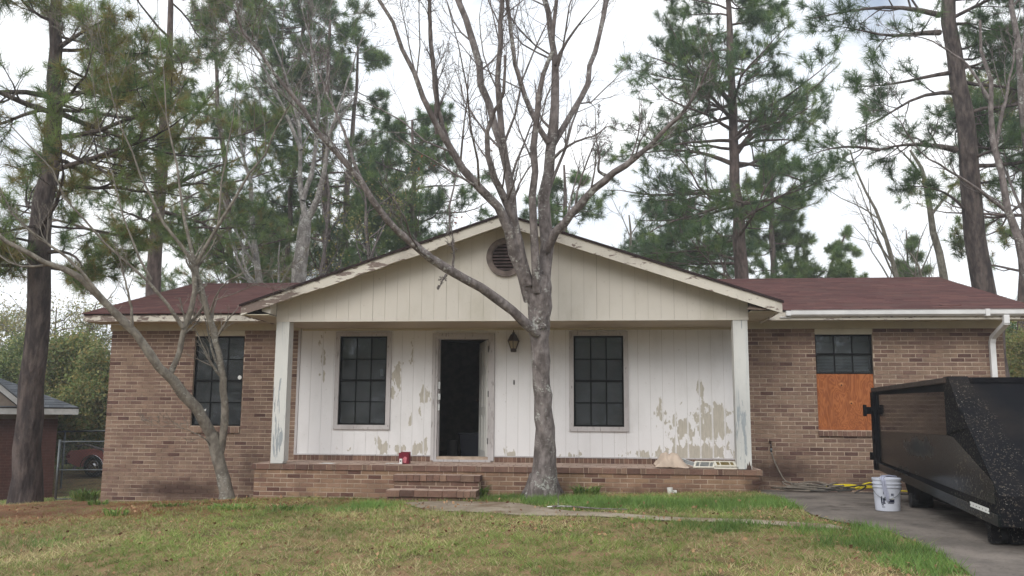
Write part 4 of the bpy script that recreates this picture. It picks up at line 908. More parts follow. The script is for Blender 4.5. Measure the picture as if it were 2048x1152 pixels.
def cloth(name, path, width, mats, label, cat, lump=.012, n=9, seed=1, thick=.004):
    r = np.random.default_rng(seed); path = np.array(path, float); K = 26; d = np.r_[0, np.cumsum(np.linalg.norm(np.diff(path, axis=0), axis=1))]; q = np.linspace(0, d[-1], K); C0 = np.stack([np.interp(q, d, path[:, i]) for i in range(3)], 1)
    T = np.gradient(C0, axis=0); sd_ = np.cross(T, [0.2, .1, 1.]); vert = np.linalg.norm(sd_, axis=1) < .02; 
    lat = np.array([RT[0], RT[1], 0]) * .8 + np.array([.1, .3, 0]); V = []
    ph = r.uniform(0, 6, 4)
    for i in range(K):
        w = np.interp(i / (K - 1), np.linspace(0, 1, len(width)), width)
        for j in range(n):
            u_ = (j / (n - 1) - .5); off = lump * (math.sin(u_ * 14 + ph[0] + i * .3) + .6 * math.sin(u_ * 25 + i * .5 + ph[1]) + .5 * math.sin(i * .9 + ph[2]))
            V.append(C0[i] + lat * w * u_ + np.array([0, -.6 * abs(off), off]))
    Fc = [(i * n + j, i * n + j + 1, (i + 1) * n + j + 1, (i + 1) * n + j) for i in range(K - 1) for j in range(n - 1)]
    mb = MB().add(V, Fc); o = obj(name, mb, mats, None, smooth=True); sm = o.modifiers.new('solid', 'SOLIDIFY'); sm.thickness = thick; ss = o.modifiers.new('sub', 'SUBSURF'); ss.levels = 1; ss.render_levels = 1; return tag(o, label, cat)
fx, fy = bc[0] + .1 * math.cos(toC), bc[1] + .1 * math.sin(toC)
lf = -RT
cloth('rag', [(bc[0] + .10, bc[1] + .02, bz + .375), (bc[0] + .0, bc[1] - .05, bz + .395), (bc[0] - .07, bc[1] - .09, bz + .385), (bc[0] - .085, bc[1] - .15, bz + .36), (bc[0] - .075, bc[1] - .168, bz + .25), (bc[0] - .05, bc[1] - .165, bz + .16), (bc[0] - .035, bc[1] - .16, bz + .12)], [.07, .12, .10, .07, .06, .07, .035], 'rag_cloth', 'crumpled pale blue rag hanging over the rim of the white bucket', 'rag', .008)
simple('hose_grey', srgb(126, 118, 108), .6, .3, 14); simple('hose_yellow', srgb(226, 206, 30), .45, .12); simple('hose_dark', srgb(66, 64, 62), .6, .3)
def hose(pts, r, seed, lift=.0):
    pts = np.array(pts, float); d = np.r_[0, np.cumsum(np.linalg.norm(np.diff(pts, axis=0), axis=1))]; q = np.linspace(0, d[-1], max(12, int(d[-1] / .05)))
    C0 = np.stack([np.interp(q, d, pts[:, i]) for i in range(3)], 1)
    for _ in range(4): C0[1:-1] = (C0[:-2] + C0[1:-1] * 2 + C0[2:]) / 4
    return C0
def coil(cx, cy, n, rx_, ry_, seed, z0, hz=.02):
    r = random.Random(seed); P = []; z = z0
    for k in range(n):
        ox, oy, ax, ay = r.uniform(-.12, .12), r.uniform(-.05, .05), rx_ * r.uniform(.7, 1.1), ry_ * r.uniform(.4, 1.3); ph = r.uniform(-1.4, 1.4); cx_ = cx; 
        for i in range(14):
            a = 2 * math.pi * i / 14 + ph; P.append((cx + ox + ax * math.cos(a), cy + oy + ay * math.sin(a), z + r.uniform(0, .02) + (k * hz / n * 1.6) * (1 + .7 * math.sin(a * 2 + seed * k))))
    return P
hz0 = gz1(4.9, -.6) + .03
m = MB(); P = [(4.437, -.092, .20), (4.445, -.10, .13), (4.52, -.14, -.05), (4.6, -.22, -.25), (4.68, -.34, hz0 + .08)] + coil(4.92, -.62, 8, .50, .26, 3, hz0 + .01, .05)
C0 = hose(P, .011, 1); m.tube(C0, .0115, 7); hg = obj('garden_hose', m, 'hose_grey', None, smooth=True); tag(hg, 'tangled grey garden hose piled under the wall spigot', 'hose')
m = MB().tube([(4.437, -.09, .262), (4.437, -.091, .20)], .017, 8); obj('coupling', m, 'galvanised', hg, smooth=True)
m = MB(); P = coil(5.15, -.75, 2, .45, .2, 9, hz0 + .02, .06) + [(5.4, -1.05, hz0 - .0), (5.8, -1.05, hz0 + .0), (6.4, -1.0, hz0 + .01), (7.2, -.95, hz0 + .02)]
m.tube(hose(P, 0, 0), .011, 7); tag(obj('garden_hose', m, 'hose_dark', None, smooth=True), 'dark hose running from the tangle along the driveway edge under the dumpster', 'hose')
m = MB(); P = coil(5.45, -.5, 3, .42, .13, 21, hz0 + .02, .03) + [(5.5, -.6, hz0 + .02), (5.75, -.62, hz0 + .14), (5.83, -.6, hz0 + .15), (5.9, -.6, hz0 + .10), (6.15, -.6, hz0 + .02), (6.3, -.62, hz0 + .015), (6.7, -.65, hz0 + .02), (7.3, -.6, hz0 + .02)]
m.tube(hose(P, 0, 0), .0105, 7); tag(obj('garden_hose', m, 'hose_yellow', None, smooth=True), 'bright yellow hose looped loosely beside the grey hose', 'hose')

# registers, drop cloth, blinds on the porch rim
PZ = -.014
simple('register_white', srgb(222, 218, 206), .5, .08); simple('register_tan', srgb(150, 134, 90), .6, .3, 20); simple('drop_cloth', srgb(196, 178, 162), .9, .15, 6, .5, .006, 25); simple('louver_grey', srgb(150, 152, 150), .6, .2)
def register(x0, w, y0, dpt, z, tilt, slotm, label, skew=0):
    ys_, zs_ = math.cos(tilt), math.sin(tilt)
    def q(a, b, h): return (x0 + a + skew * b, y0 + b * ys_ - h * zs_, z + b * zs_ + h * ys_)
    def bx(m, a0, a1, b0, b1, h0, h1): return m.hexa([q(a0, b0, h0), q(a1, b0, h0), q(a1, b1, h0), q(a0, b1, h0), q(a0, b0, h1), q(a1, b0, h1), q(a1, b1, h1), q(a0, b1, h1)])
    e = empty('vent_register', (x0 + w / 2, y0 + dpt / 2, z), label, 'vent cover', 'vent covers on the porch edge')
    m = MB(); bx(m, 0, w, 0, .022, 0, .02); bx(m, 0, w, dpt - .022, dpt, 0, .02); bx(m, 0, .03, .0221, dpt - .0221, 0, .02); bx(m, w - .03, w, .0221, dpt - .0221, 0, .02)
    for f in (.27, .73): bx(m, w * f - .006, w * f + .006, .0221, dpt - .0221, .001, .019)
    obj('frame', m, 'register_white', e)
    m = MB(); bx(m, .03, w - .03, .0222, dpt - .0222, .0, .004); obj('back_plate', m, slotm, e)
    m = MB(); a = .04
    while a < w - .04:
        if abs(a - w * .27) > .012 and abs(a - w * .73) > .012: bx(m, a, a + .004, .0223, dpt - .0223, .0041, .014)
        a += .011
    obj('louver', m, slotm, e)
register(3.10, .31, -1.17, .17, PZ + .008, .50, 'louver_grey', 'white metal vent cover with grey slots lying beside the folded blinds', .25)
register(3.375, .11, -1.14, .14, PZ + .004, .5, 'louver_grey', 'narrow vent cover seen edge-on between the two wider ones', .2)
register(3.42, .345, -1.19, .15, PZ + .004, .05, 'register_tan', 'lowest vent cover, flat under the tan slotted one', 0) if 0 else None
register(3.425, .31, -1.175, .15, PZ + .03, .45, 'register_tan', 'cream vent cover with tan slots leaning at the foot of the right post', -.1)
register(3.41, .335, -1.19, .15, PZ + .002, .06, 'register_tan', 'cream vent cover lying flat underneath the one with tan slots', -.05)
# drop cloth heap
m = MB(); K, J = 22, 16; V = []
for i in range(K):
    for j in range(J):
        a, b = i / (K - 1), j / (J - 1); x = 2.54 + a * .52; y = -1.20 + b * .36
        fo = .012 * math.sin(a * 19 + b * 7 + 1.5 * math.sin(b * 9)) + .010 * math.sin(a * 34 - b * 13) + .014 * math.sin(b * 15 + a * 6)
        h = .20 * math.exp(-((a - .46) / .40) ** 4) * max(0, 1 - ((b - .5) / .5) ** 2) ** .5; h = h + fo * (.35 + 7 * h)
        V.append((x + .015 * math.sin(b * 9 + a * 5), y + .02 * math.sin(a * 13), PZ + .006 + max(0, h)))
m.add(V, [(i * J + j, (i + 1) * J + j, (i + 1) * J + j + 1, i * J + j + 1) for i in range(K - 1) for j in range(J - 1)]); o = obj('drop_cloth', m, 'drop_cloth', None, smooth=True); s_m = o.modifiers.new('s', 'SOLIDIFY'); s_m.thickness = .004; s_m = o.modifiers.new('d', 'SUBSURF'); s_m.levels = 1; s_m.render_levels = 1
tag(o, 'crumpled beige drop cloth heaped on the porch edge beside the blinds', 'cloth')
e = empty('window_blind', (3.15, -1.05, PZ), 'folded dark and white window blind slats between the drop cloth and vent covers', 'blind')
for k in range(9):
    yy = -1.16 + k * .024; z0 = PZ + .004 + k * .006
    m = MB().slab([(2.92, yy + .02, z0 + .085), (3.22, yy + .01, z0 - .0), (3.22, yy + .05, z0 + .004), (2.92, yy + .06, z0 + .095)], (0, 0, .004)); obj('slat', m, 'blind_white' if k % 2 == 0 else 'black_rubber', e)
# red carton, small white box, papers by the door
simple('carton_red', srgb(112, 26, 44), .6, .15, 20); simple('carton_pink', srgb(206, 120, 130), .6, .2, 30)
rc = atY(850, 925, -.75)
e = empty('red_carton', (-1.33, -.75, PZ), 'open dark red carton with a pink label left of the front door', 'box')
m = MB().box(-1.42, -1.26, -.85, -.84, PZ, .155).box(-1.42, -1.26, -.72, -.71, PZ, .165).box(-1.42, -1.412, -.839, -.721, PZ, .15).box(-1.268, -1.26, -.839, -.721, PZ, .15); obj('carton_side', m, 'carton_red', e)
obj('carton_label', MB().prism([(-1.36, .0), (-1.30, .0), (-1.29, .08), (-1.32, .1), (-1.35, .07)], -.853, -.8505), 'carton_pink', e)
e = empty('small_box', (-1.37, -.9, PZ), 'little white packet leaning on the dark red carton', 'packet'); obj('packet', MB().box(-1.392, -1.352, -.92, -.875, PZ, .065), 'white_paper', e); obj('packet_print', MB().box(-1.382, -1.362, -.9215, -.9202, .02, .04), 'bucket_print', e)
m = MB()
for i in range(7):
    x = -1.6 + i * .03; y = -.95 + random.uniform(-.05, .05); m.slab([(x, y, PZ + .004), (x + .05, y + .01, PZ + .008), (x + .045, y + .04, PZ + .012), (x - .004, y + .03, PZ + .006)], (0, 0, .002))
tag(obj('torn_paper', m, 'white_paper', None), 'torn white paper scraps on the porch beside the red carton', 'paper')
m = MB().slab([(-2.62, -1.13, PZ + .004), (-2.4, -1.16, PZ + .004), (-2.36, -1.08, PZ + .012), (-2.55, -1.06, PZ + .01)], (0, 0, .002)); tag(obj('flat_paper', m, 'white_paper', None), 'flat pale paper on the porch below the left window', 'paper')
# inside the doorway
simple('dark_blue_plastic', srgb(20, 24, 36), .5); simple('dim_tin', srgb(56, 54, 54), .5)
o = obj('storage_tub', MB().hexa([(-.72, 1.0, -.018), (-.42, 1.0, -.018), (-.42, 1.35, -.018), (-.72, 1.35, -.018), (-.76, .98, .40), (-.38, .98, .40), (-.38, 1.4, .40), (-.76, 1.4, .40)]).box(-.78, -.36, .97, 1.41, .401, .43), 'dark_blue_plastic', None, bevel=.01); tag(o, 'dark blue storage tub standing inside the open doorway', 'tub')
o = obj('paint_can', MB().lathe((-.9, 1.1, -.019), [(.0001, 0), (.1, 0), (.1, .3), (.104, .31), (.104, .33), (.09, .33), (.085, .322), (.0001, .322)], 24), 'dim_tin', None, smooth=False); tag(o, 'dull metal can on the floor inside the doorway left of the tub', 'can')
# small things on the ground
cp = ground(1340, 988); gzc = gz1(cp[0], cp[1])
o = obj('paper_cup', MB().lathe((cp[0], cp[1], gzc + .0), [(.0001, .0), (.03, .0), (.032, .01), (.043, .085), (.046, .09), (.042, .09), (.03, .012), (.0001, .01)], 16).box(cp[0] + .0, cp[0] + .1, cp[1] + .03, cp[1] + .09, gzc + .01, gzc + .05), 'white_paper', None); tag(o, 'small white cup lying in the grass below the porch', 'cup')
a_, b_ = ground(1105, 1019), ground(1255, 1026); pts = [a_ + (b_ - a_) * q + np.array([0, .04 * math.sin(q * 7), .035 + .01 * math.sin(q * 15)]) for q in np.linspace(0, 1, 14)]
for p_ in pts: p_[2] = gz1(p_[0], p_[1]) + .04
m = MB().tube(pts, np.linspace(.012, .005, 14), 6); m.tube([pts[1], pts[1] + [0, .05, .12], pts[1] + [.03, .08, .22]], [.006, .004, .002], 5); tag(obj('fallen_branch', m, 'bark_gray', None), 'thin brown branch fallen along the walkway below the bare tree', 'branch')
cp = ground(1094, 1019); m = MB().slab([(cp[0], cp[1], cp[2] + .03), (cp[0] + .09, cp[1] + .0, cp[2] + .03), (cp[0] + .09, cp[1] + .05, cp[2] + .03), (cp[0] + .02, cp[1] + .05, cp[2] + .03)], (0, 0, .008)); tag(obj('paper_scrap', m, 'white_paper', None), 'white scrap at the end of the fallen branch', 'scrap')
rk = ground(262, 1003)
r_ = random.Random(3); m = MB()
for i in range(5):
    c = np.array([rk[0] - .28 + i * .16, rk[1] + .04 * i, gz1(rk[0] - .28 + i * .16, rk[1]) + .02]); s = .085 * r_.uniform(.7, 1.2)
    V = [c + np.array([s * 1.3 * math.cos(a) * r_.uniform(.8, 1.15) * math.cos(el), s * math.sin(a) * math.cos(el), s * .5 * math.sin(el)]) for el in (-.6, 0.2, .9) for a in np.arange(7) / 7 * 6.283] + [c + np.array([0, 0, s * .5])]
    m.add(V, [(k * 7 + j, k * 7 + (j + 1) % 7, (k + 1) * 7 + (j + 1) % 7, (k + 1) * 7 + j) for k in range(2) for j in range(7)] + [(14 + j, 14 + (j + 1) % 7, 21) for j in range(7)])
tag(obj('broken_concrete', m, 'walk_concrete', None), 'flat broken concrete chunks at the foot of the left brick corner', 'rubble')

# ================================================================== TREES
def polyD(L, widths=None):      # [(u, v, distance)] -> points
    return np.array([atD(u, v, d) for u, v, d in L])
def resample(P, R, m):
    P = np.array(P, float); d = np.r_[0, np.cumsum(np.linalg.norm(np.diff(P, axis=0), axis=1))]; q = np.linspace(0, d[-1], m)
    X = np.stack([np.interp(q, d, P[:, i]) for i in range(3)], 1); r = np.interp(q, d, R)
    for _ in range(2): X[1:-1] = (X[:-2] + 2 * X[1:-1] + X[2:]) / 4
    return X, r
def children(P, R, k, tmin, ang, lenr, rr, up=.15, wig=.15, m=6, rg=rng, taper=.25, tmax=1., minr=.0, flat=0.):
    N, K, _ = P.shape
    L = np.linalg.norm(np.diff(P, axis=1), axis=2).sum(1)
    idx = np.repeat(np.arange(N), k); n = len(idx); t = rg.uniform(tmin, tmax, n); f = t * (K - 1); i0 = np.minimum(f.astype(int), K - 2); fr = (f - i0)[:, None]
    p0 = P[idx, i0] * (1 - fr) + P[idx, i0 + 1] * fr; r0 = R[idx, i0] * (1 - fr[:, 0]) + R[idx, i0 + 1] * fr[:, 0]
    T = P[idx, i0 + 1] - P[idx, i0]; T /= np.linalg.norm(T, axis=1, keepdims=True) + 1e-9
    q = rg.normal(size=(n, 3)); q -= (q * T).sum(1, keepdims=True) * T; q[:, 2] *= (1 - flat); q /= np.linalg.norm(q, axis=1, keepdims=True) + 1e-9
    a = np.radians(rg.normal(ang, 12, n))[:, None]; Dn = np.cos(a) * T + np.sin(a) * q
    ln = lenr * L[idx] * rg.uniform(.55, 1.25, n) * (1.15 - .6 * t); Q = np.empty((n, m, 3)); Q[:, 0] = p0
    for j in range(1, m):
        Dn = Dn + rg.normal(size=(n, 3)) * wig; Dn[:, 2] += up / m * 2; Dn /= np.linalg.norm(Dn, axis=1, keepdims=True); Q[:, j] = Q[:, j - 1] + Dn * (ln / (m - 1))[:, None]
    rc_ = np.maximum(r0 * rr, minr) if np.isscalar(rr) else r0; RR = rc_[:, None] * np.linspace(1, taper, m)[None]
    return Q, RR
def addt(q, P, R, n, m=0): V, Fc = tubes(P, R, n); q.add(V, Fc, m)
def tree_thing(name, base, label, cat='tree', group=None): return empty(name, base, label, cat, group)

def limbs_tree(name, label, limbs, mt, levels, base, group=None, sides=9, seed=1, m=14, minr=.002, catg='tree'):
    rg = np.random.default_rng(seed); root = tree_thing(name, base, label, catg, group); PP = []; RR = []; fatness = []
    for L in limbs:
        P = np.array([p[:3] for p in L]); R = np.array([p[3] for p in L]); X, r = resample(P, R, m)
        d_ = np.linalg.norm(np.diff(X, axis=0), axis=1).mean(); X[2:-1] += rg.normal(size=(m - 3, 3)) * d_ * .05; r = r * (1 + rg.normal(size=m) * .035); PP.append(X); RR.append(r)
    PP = np.array(PP); RR = np.array(RR)
    q = NP(); addt(q, PP[:1], RR[:1], 18 if sides > 8 else sides); tr = obj('trunk', q, mt, root, smooth=True)
    for i in range(1, len(PP)): q = NP(); addt(q, PP[i:i + 1], RR[i:i + 1], sides); obj('limb', q, mt, root, smooth=True)
    q = NP(); lastP, lastR = PP[1:] if len(PP) > 1 else PP, RR[1:] if len(PP) > 1 else RR
    allP = []
    for (k, tmin, ang, lenr, rr, up, wig, sd_) in levels:
        Cp, Cr = children(lastP, lastR, k, tmin, ang, lenr, rr, up, wig, 6, rg, minr=minr); Cr = np.maximum(Cr, minr); addt(q, Cp, Cr, sd_); lastP, lastR = Cp, Cr; allP.append(Cp)
    if levels: obj('twigs', q, mt, root, kind='stuff')
    return root, allP
def leaves(q, C, spread, n, size, rg, mats, droop=.3):
    N = len(C) * n; c = np.repeat(C, n, 0) + rg.normal(size=(N, 3)) * spread; a = rg.normal(size=(N, 3)); a[:, 2] -= droop; a /= np.linalg.norm(a, axis=1, keepdims=True); b = np.cross(a, rg.normal(size=(N, 3))); b /= np.linalg.norm(b, axis=1, keepdims=True)
    s = size * rg.uniform(.6, 1.3, N)[:, None]; V = np.stack([c, c + a * s * .5 + b * s * .32, c + a * s, c + a * s * .5 - b * s * .32], 1).reshape(-1, 3); q.add(V, np.arange(N * 4).reshape(-1, 4), rg.choice(mats, N))

# --- the bare tree in front of the porch; each limb has its own distance
K0 = 12.35
def px(L, d0, d1, w0, w1, wl_=None):      # px list -> (x,y,z,r) with distance going from d0 to d1 and widths w0..w1 in photo px
    n = len(L); o = []; w1 = w1 if wl_ is not None or w1 > 6.5 else w1 * .35
    for i, (u, v) in enumerate(L):
        f = i / (n - 1); d = d0 + (d1 - d0) * f; w = (w0 + (w1 - w0) * f ** .8) if wl_ is None else np.interp(f, np.linspace(0, 1, len(wl_)), wl_); p = atD(u, v, d); o.append((*p, w / 2 / F * d))
    return o
def ext(L, n=3, step=.9, dx=0, dy=0):     # carry a limb on above the frame
    a, b = np.array(L[-2][:3]), np.array(L[-1][:3]); d = (b - a) / np.linalg.norm(b - a); r = L[-1][3]
    for i in range(n): b = b + d * step + np.array([random.uniform(-.1, .1) + dx, random.uniform(-.1, .1) + dy, .1]); L.append((*b, r * (1 - .28 * (i + 1)) + .003))
    return L
tb = px([(1084, 1012), (1084, 985), (1088, 955), (1091, 920), (1089, 870), (1086, 800), (1081, 730), (1079, 690), (1079, 655), (1079, 630), (1077, 600), (1076, 575), (1084, 548)], K0, K0, 0, 0, [70, 62, 52, 45, 40, 36, 36, 37, 42, 45, 50, 52, 36])
ct = [tb,
 ext(px([(1062, 600), (1052, 560), (1040, 520), (1031, 500), (1021, 458), (1010, 432), (1004, 412), (974, 385), (927, 339), (901, 307), (872, 266), (849, 208), (828, 151), (812, 115), (797, 57), (760, 5)], K0, K0 - .9, 34, 9, [32, 30, 27, 23, 20, 17, 15, 13, 11, 10, 8, 7])),
 px([(1058, 570), (1040, 505), (1032, 455), (1010, 400), (988, 355), (976, 330), (974, 290), (972, 250), (985, 225), (1006, 205), (1012, 170), (1010, 110)], K0 - .1, K0 - .7, 26, 5, [21, 18, 16, 13, 10, 8, 7, 5]),
 ext(px([(1040, 520), (1028, 430), (1018, 365), (1008, 312), (1000, 262), (972, 225), (958, 156), (955, 104), (932, 42), (917, 0)], K0 + .1, K0 + .9, 21, 12)),
 ext(px([(1014, 340), (1003, 270), (1005, 208), (990, 156), (1000, 94), (1003, 31), (1005, -10)], K0 + .3, K0 + .1, 15, 9)),
 ext(px([(1074, 585), (1072, 547), (1069, 495), (1065, 417), (1068, 339), (1070, 260), (1073, 182), (1083, 146), (1109, 104), (1112, 31), (1115, 0)], K0 - .15, K0 - .5, 22, 10, [19, 18, 16, 14, 12, 9, 8, 7])),
 ext(px([(1086, 590), (1090, 547), (1092, 469), (1091, 391), (1096, 339), (1097, 286), (1114, 234), (1114, 182), (1107, 130), (1109, 78), (1088, 0)], K0, K0 + .7, 32, 13, [30, 28, 25, 23, 21, 19, 16, 13, 11])),
 ext(px([(1097, 305), (1112, 275), (1135, 245), (1167, 193), (1182, 135), (1198, 68), (1213, 0)], K0 + .3, K0 + 1.2, 14, 9)),
 px([(1094, 500), (1107, 469), (1125, 448), (1167, 401), (1208, 359), (1240, 338), (1276, 318), (1312, 276), (1350, 240), (1385, 205), (1400, 170), (1425, 120)], K0, K0 - 1.2, 20, 5, [19, 17, 16, 15, 13, 10, 8, 6, 4]),
 px([(1075, 668), (1050, 648), (1022, 620), (1000, 598), (960, 572), (905, 544), (860, 520), (828, 491), (790, 458), (760, 428), (711, 345), (662, 292), (609, 224), (570, 165), (521, 121), (487, 63), (470, 20)], K0 - .1, K0 - 2., 24, 4, [21, 20, 19, 18, 17, 14, 12, 10, 8, 6, 4]),
 px([(735, 385), (711, 335), (692, 272), (672, 224), (643, 165), (623, 97), (615, 20)], K0 - 1.1, K0 - .7, 9, 4),
 px([(968, 575), (985, 600), (950, 548), (920, 535), (905, 480), (900, 430)], K0 - .4, K0 - .6, 5, 2) if 0 else px([(905, 540), (908, 510), (905, 470), (898, 430)], K0 - .4, K0 - .6, 6, 2),
 px([(1093, 335), (1115, 307), (1146, 284), (1193, 271), (1214, 250), (1245, 262)], K0 + .3, K0 - .2, 8, 3),
 px([(1215, 352), (1195, 345), (1200, 310), (1192, 282), (1190, 213)], K0 - .4, K0 - .5, 8, 4),
 ext(px([(874, 268), (868, 200), (865, 120), (860, 40), (858, 0)], K0 - .5, K0 - 1.1, 9, 6)) ,
 px([(905, 310), (880, 240), (868, 150), (860, 60), (858, -20)], K0 - .4, K0 - .9, 12, 7),
 px([(893, 549), (884, 562), (877, 580)], K0 - .5, K0 - .6, 6, 2),
 ext(px([(1110, 130), (1125, 90), (1160, 50), (1190, 10)], K0 + .5, K0 + .3, 9, 5)),
 ext(px([(1097, 286), (1060, 230), (1040, 160), (1020, 80), (1015, 0)], K0 + .3, K0 + .2, 12, 7)),
]
base = ground(1085, 994)
root, al = limbs_tree('bare_tree', 'tall bare grey tree with lichened trunk standing directly before the porch', ct, 'bark_gray', [(11, .15, 38, .30, .32, .35, .16, 5), (7, .2, 40, .5, .5, .3, .2, 4), (5, .2, 42, .5, .6, .2, .22, 3)], base, seed=4, m=22, minr=.0022)
# root flare
q = MB()
for i in range(7):
    a = i / 7 * 6.283 + .3; r0 = .17; c = np.array([base[0] + math.cos(a) * .12, base[1] + .05 + math.sin(a) * .12, gz1(base[0], base[1]) + .3]); e_ = np.array([base[0] + math.cos(a) * .36, base[1] + .05 + math.sin(a) * .36, gz1(base[0] + math.cos(a) * .36, base[1] + math.sin(a) * .36) - .03]); q.tube([c, c * .6 + e_ * .4 - [0, 0, .06], e_], [.085, .06, .02], 8)
obj('root_flare', q, 'bark_gray', root, smooth=True)
kn = atD(1079, 657, K0 - .15)
q = MB()
for (du, dv_) in ((-1, -10), (2, 4), (10, 2)):
    p_ = atD(1076 + du, 650 + dv_, K0 - .16); q.tube([p_ + [0, .05, 0], p_, p_ + [0, -.012, 0], p_ + [0, -.004, 0]], [.05, .045, .03, .012], 10)
obj('knot', q, 'bark_gray', root, smooth=True)

# --- small many-stemmed tree by the left window
K1 = 13.9
stt = [px([(456, 1012), (453, 985), (445, 950), (437, 920), (430, 890), (424, 866)], K1, K1, 0, 0, [40, 33, 29, 28, 30, 30]),
 px([(426, 875), (406, 832), (385, 808), (365, 786), (345, 760), (334, 750), (298, 704), (262, 652), (216, 611), (170, 565), (151, 538), (100, 525), (50, 515), (0, 470), (-60, 430)], K1, K1 - 1.5, 0, 0, [26, 25, 24, 21, 20, 18, 16, 13, 10, 7]),
 px([(438, 915), (447, 880), (450, 848), (447, 765), (437, 699), (416, 627), (400, 580), (393, 550), (389, 525)], K1 + .05, K1 - .3, 0, 0, [18, 18, 17, 15, 15, 14, 14, 13]),
 px([(338, 752), (350, 728), (360, 704), (367, 658), (378, 630), (388, 601), (391, 560), (389, 525)], K1 - .4, K1 - .3, 0, 0, [14, 13, 13, 12, 11]),
 ext(px([(389, 530), (364, 496), (330, 447), (306, 389), (272, 340), (235, 260), (215, 170), (205, 90)], K1 - .3, K1 - .8, 10, 3)),
 ext(px([(389, 528), (374, 457), (355, 389), (340, 291), (330, 214), (322, 120), (318, 60)], K1 - .3, K1 + .2, 9, 3)),
 ext(px([(392, 528), (403, 512), (437, 447), (471, 389), (510, 335), (520, 311), (570, 230), (610, 150), (640, 80)], K1 - .3, K1 - .6, 11, 3)),
 ext(px([(366, 655), (355, 627), (329, 591), (301, 559), (233, 515), (194, 466), (136, 403), (83, 311), (0, 233), (-40, 180)], K1 - .4, K1 - 1.2, 10, 4)),
 px([(264, 656), (265, 622), (252, 570), (240, 520), (228, 480)], K1 - .9, K1 - 1., 8, 4),
 px([(200, 590), (151, 530), (102, 491), (29, 437), (10, 398), (-20, 330)], K1 - 1., K1 - 1.5, 9, 4),
 px([(418, 630), (432, 590), (455, 560), (500, 540), (570, 540)], K1 - .2, K1 - 1., 5, 1.5),
 px([(430, 600), (460, 590), (500, 575), (560, 545), (620, 510)], K1 - .2, K1 - 1., 3, 1.5),
 px([(424, 905), (418, 885), (400, 870), (365, 855), (290, 850)], K1, K1 - .5, 4, 1.2),
 ext(px([(437, 450), (440, 380), (455, 300), (470, 200), (480, 100)], K1 - .3, K1 - .2, 6, 2)),
 ext(px([(303, 560), (250, 470), (240, 380), (200, 300), (190, 180)], K1 - .6, K1 - .7, 6, 2))]
stt = [[(*p[:3], p[3] * .88) for p in L] for L in stt]
sb = ground(455, 1004)
limbs_tree('bare_tree', 'slender crooked many-stemmed bare tree growing beside the left brick wall', stt, 'bark_smooth', [(8, .25, 34, .32, .5, .35, .14, 4), (6, .2, 36, .48, .55, .3, .16, 3), (4, .2, 38, .5, .6, .2, .18, 3)], sb, seed=9, m=18, minr=.0022)

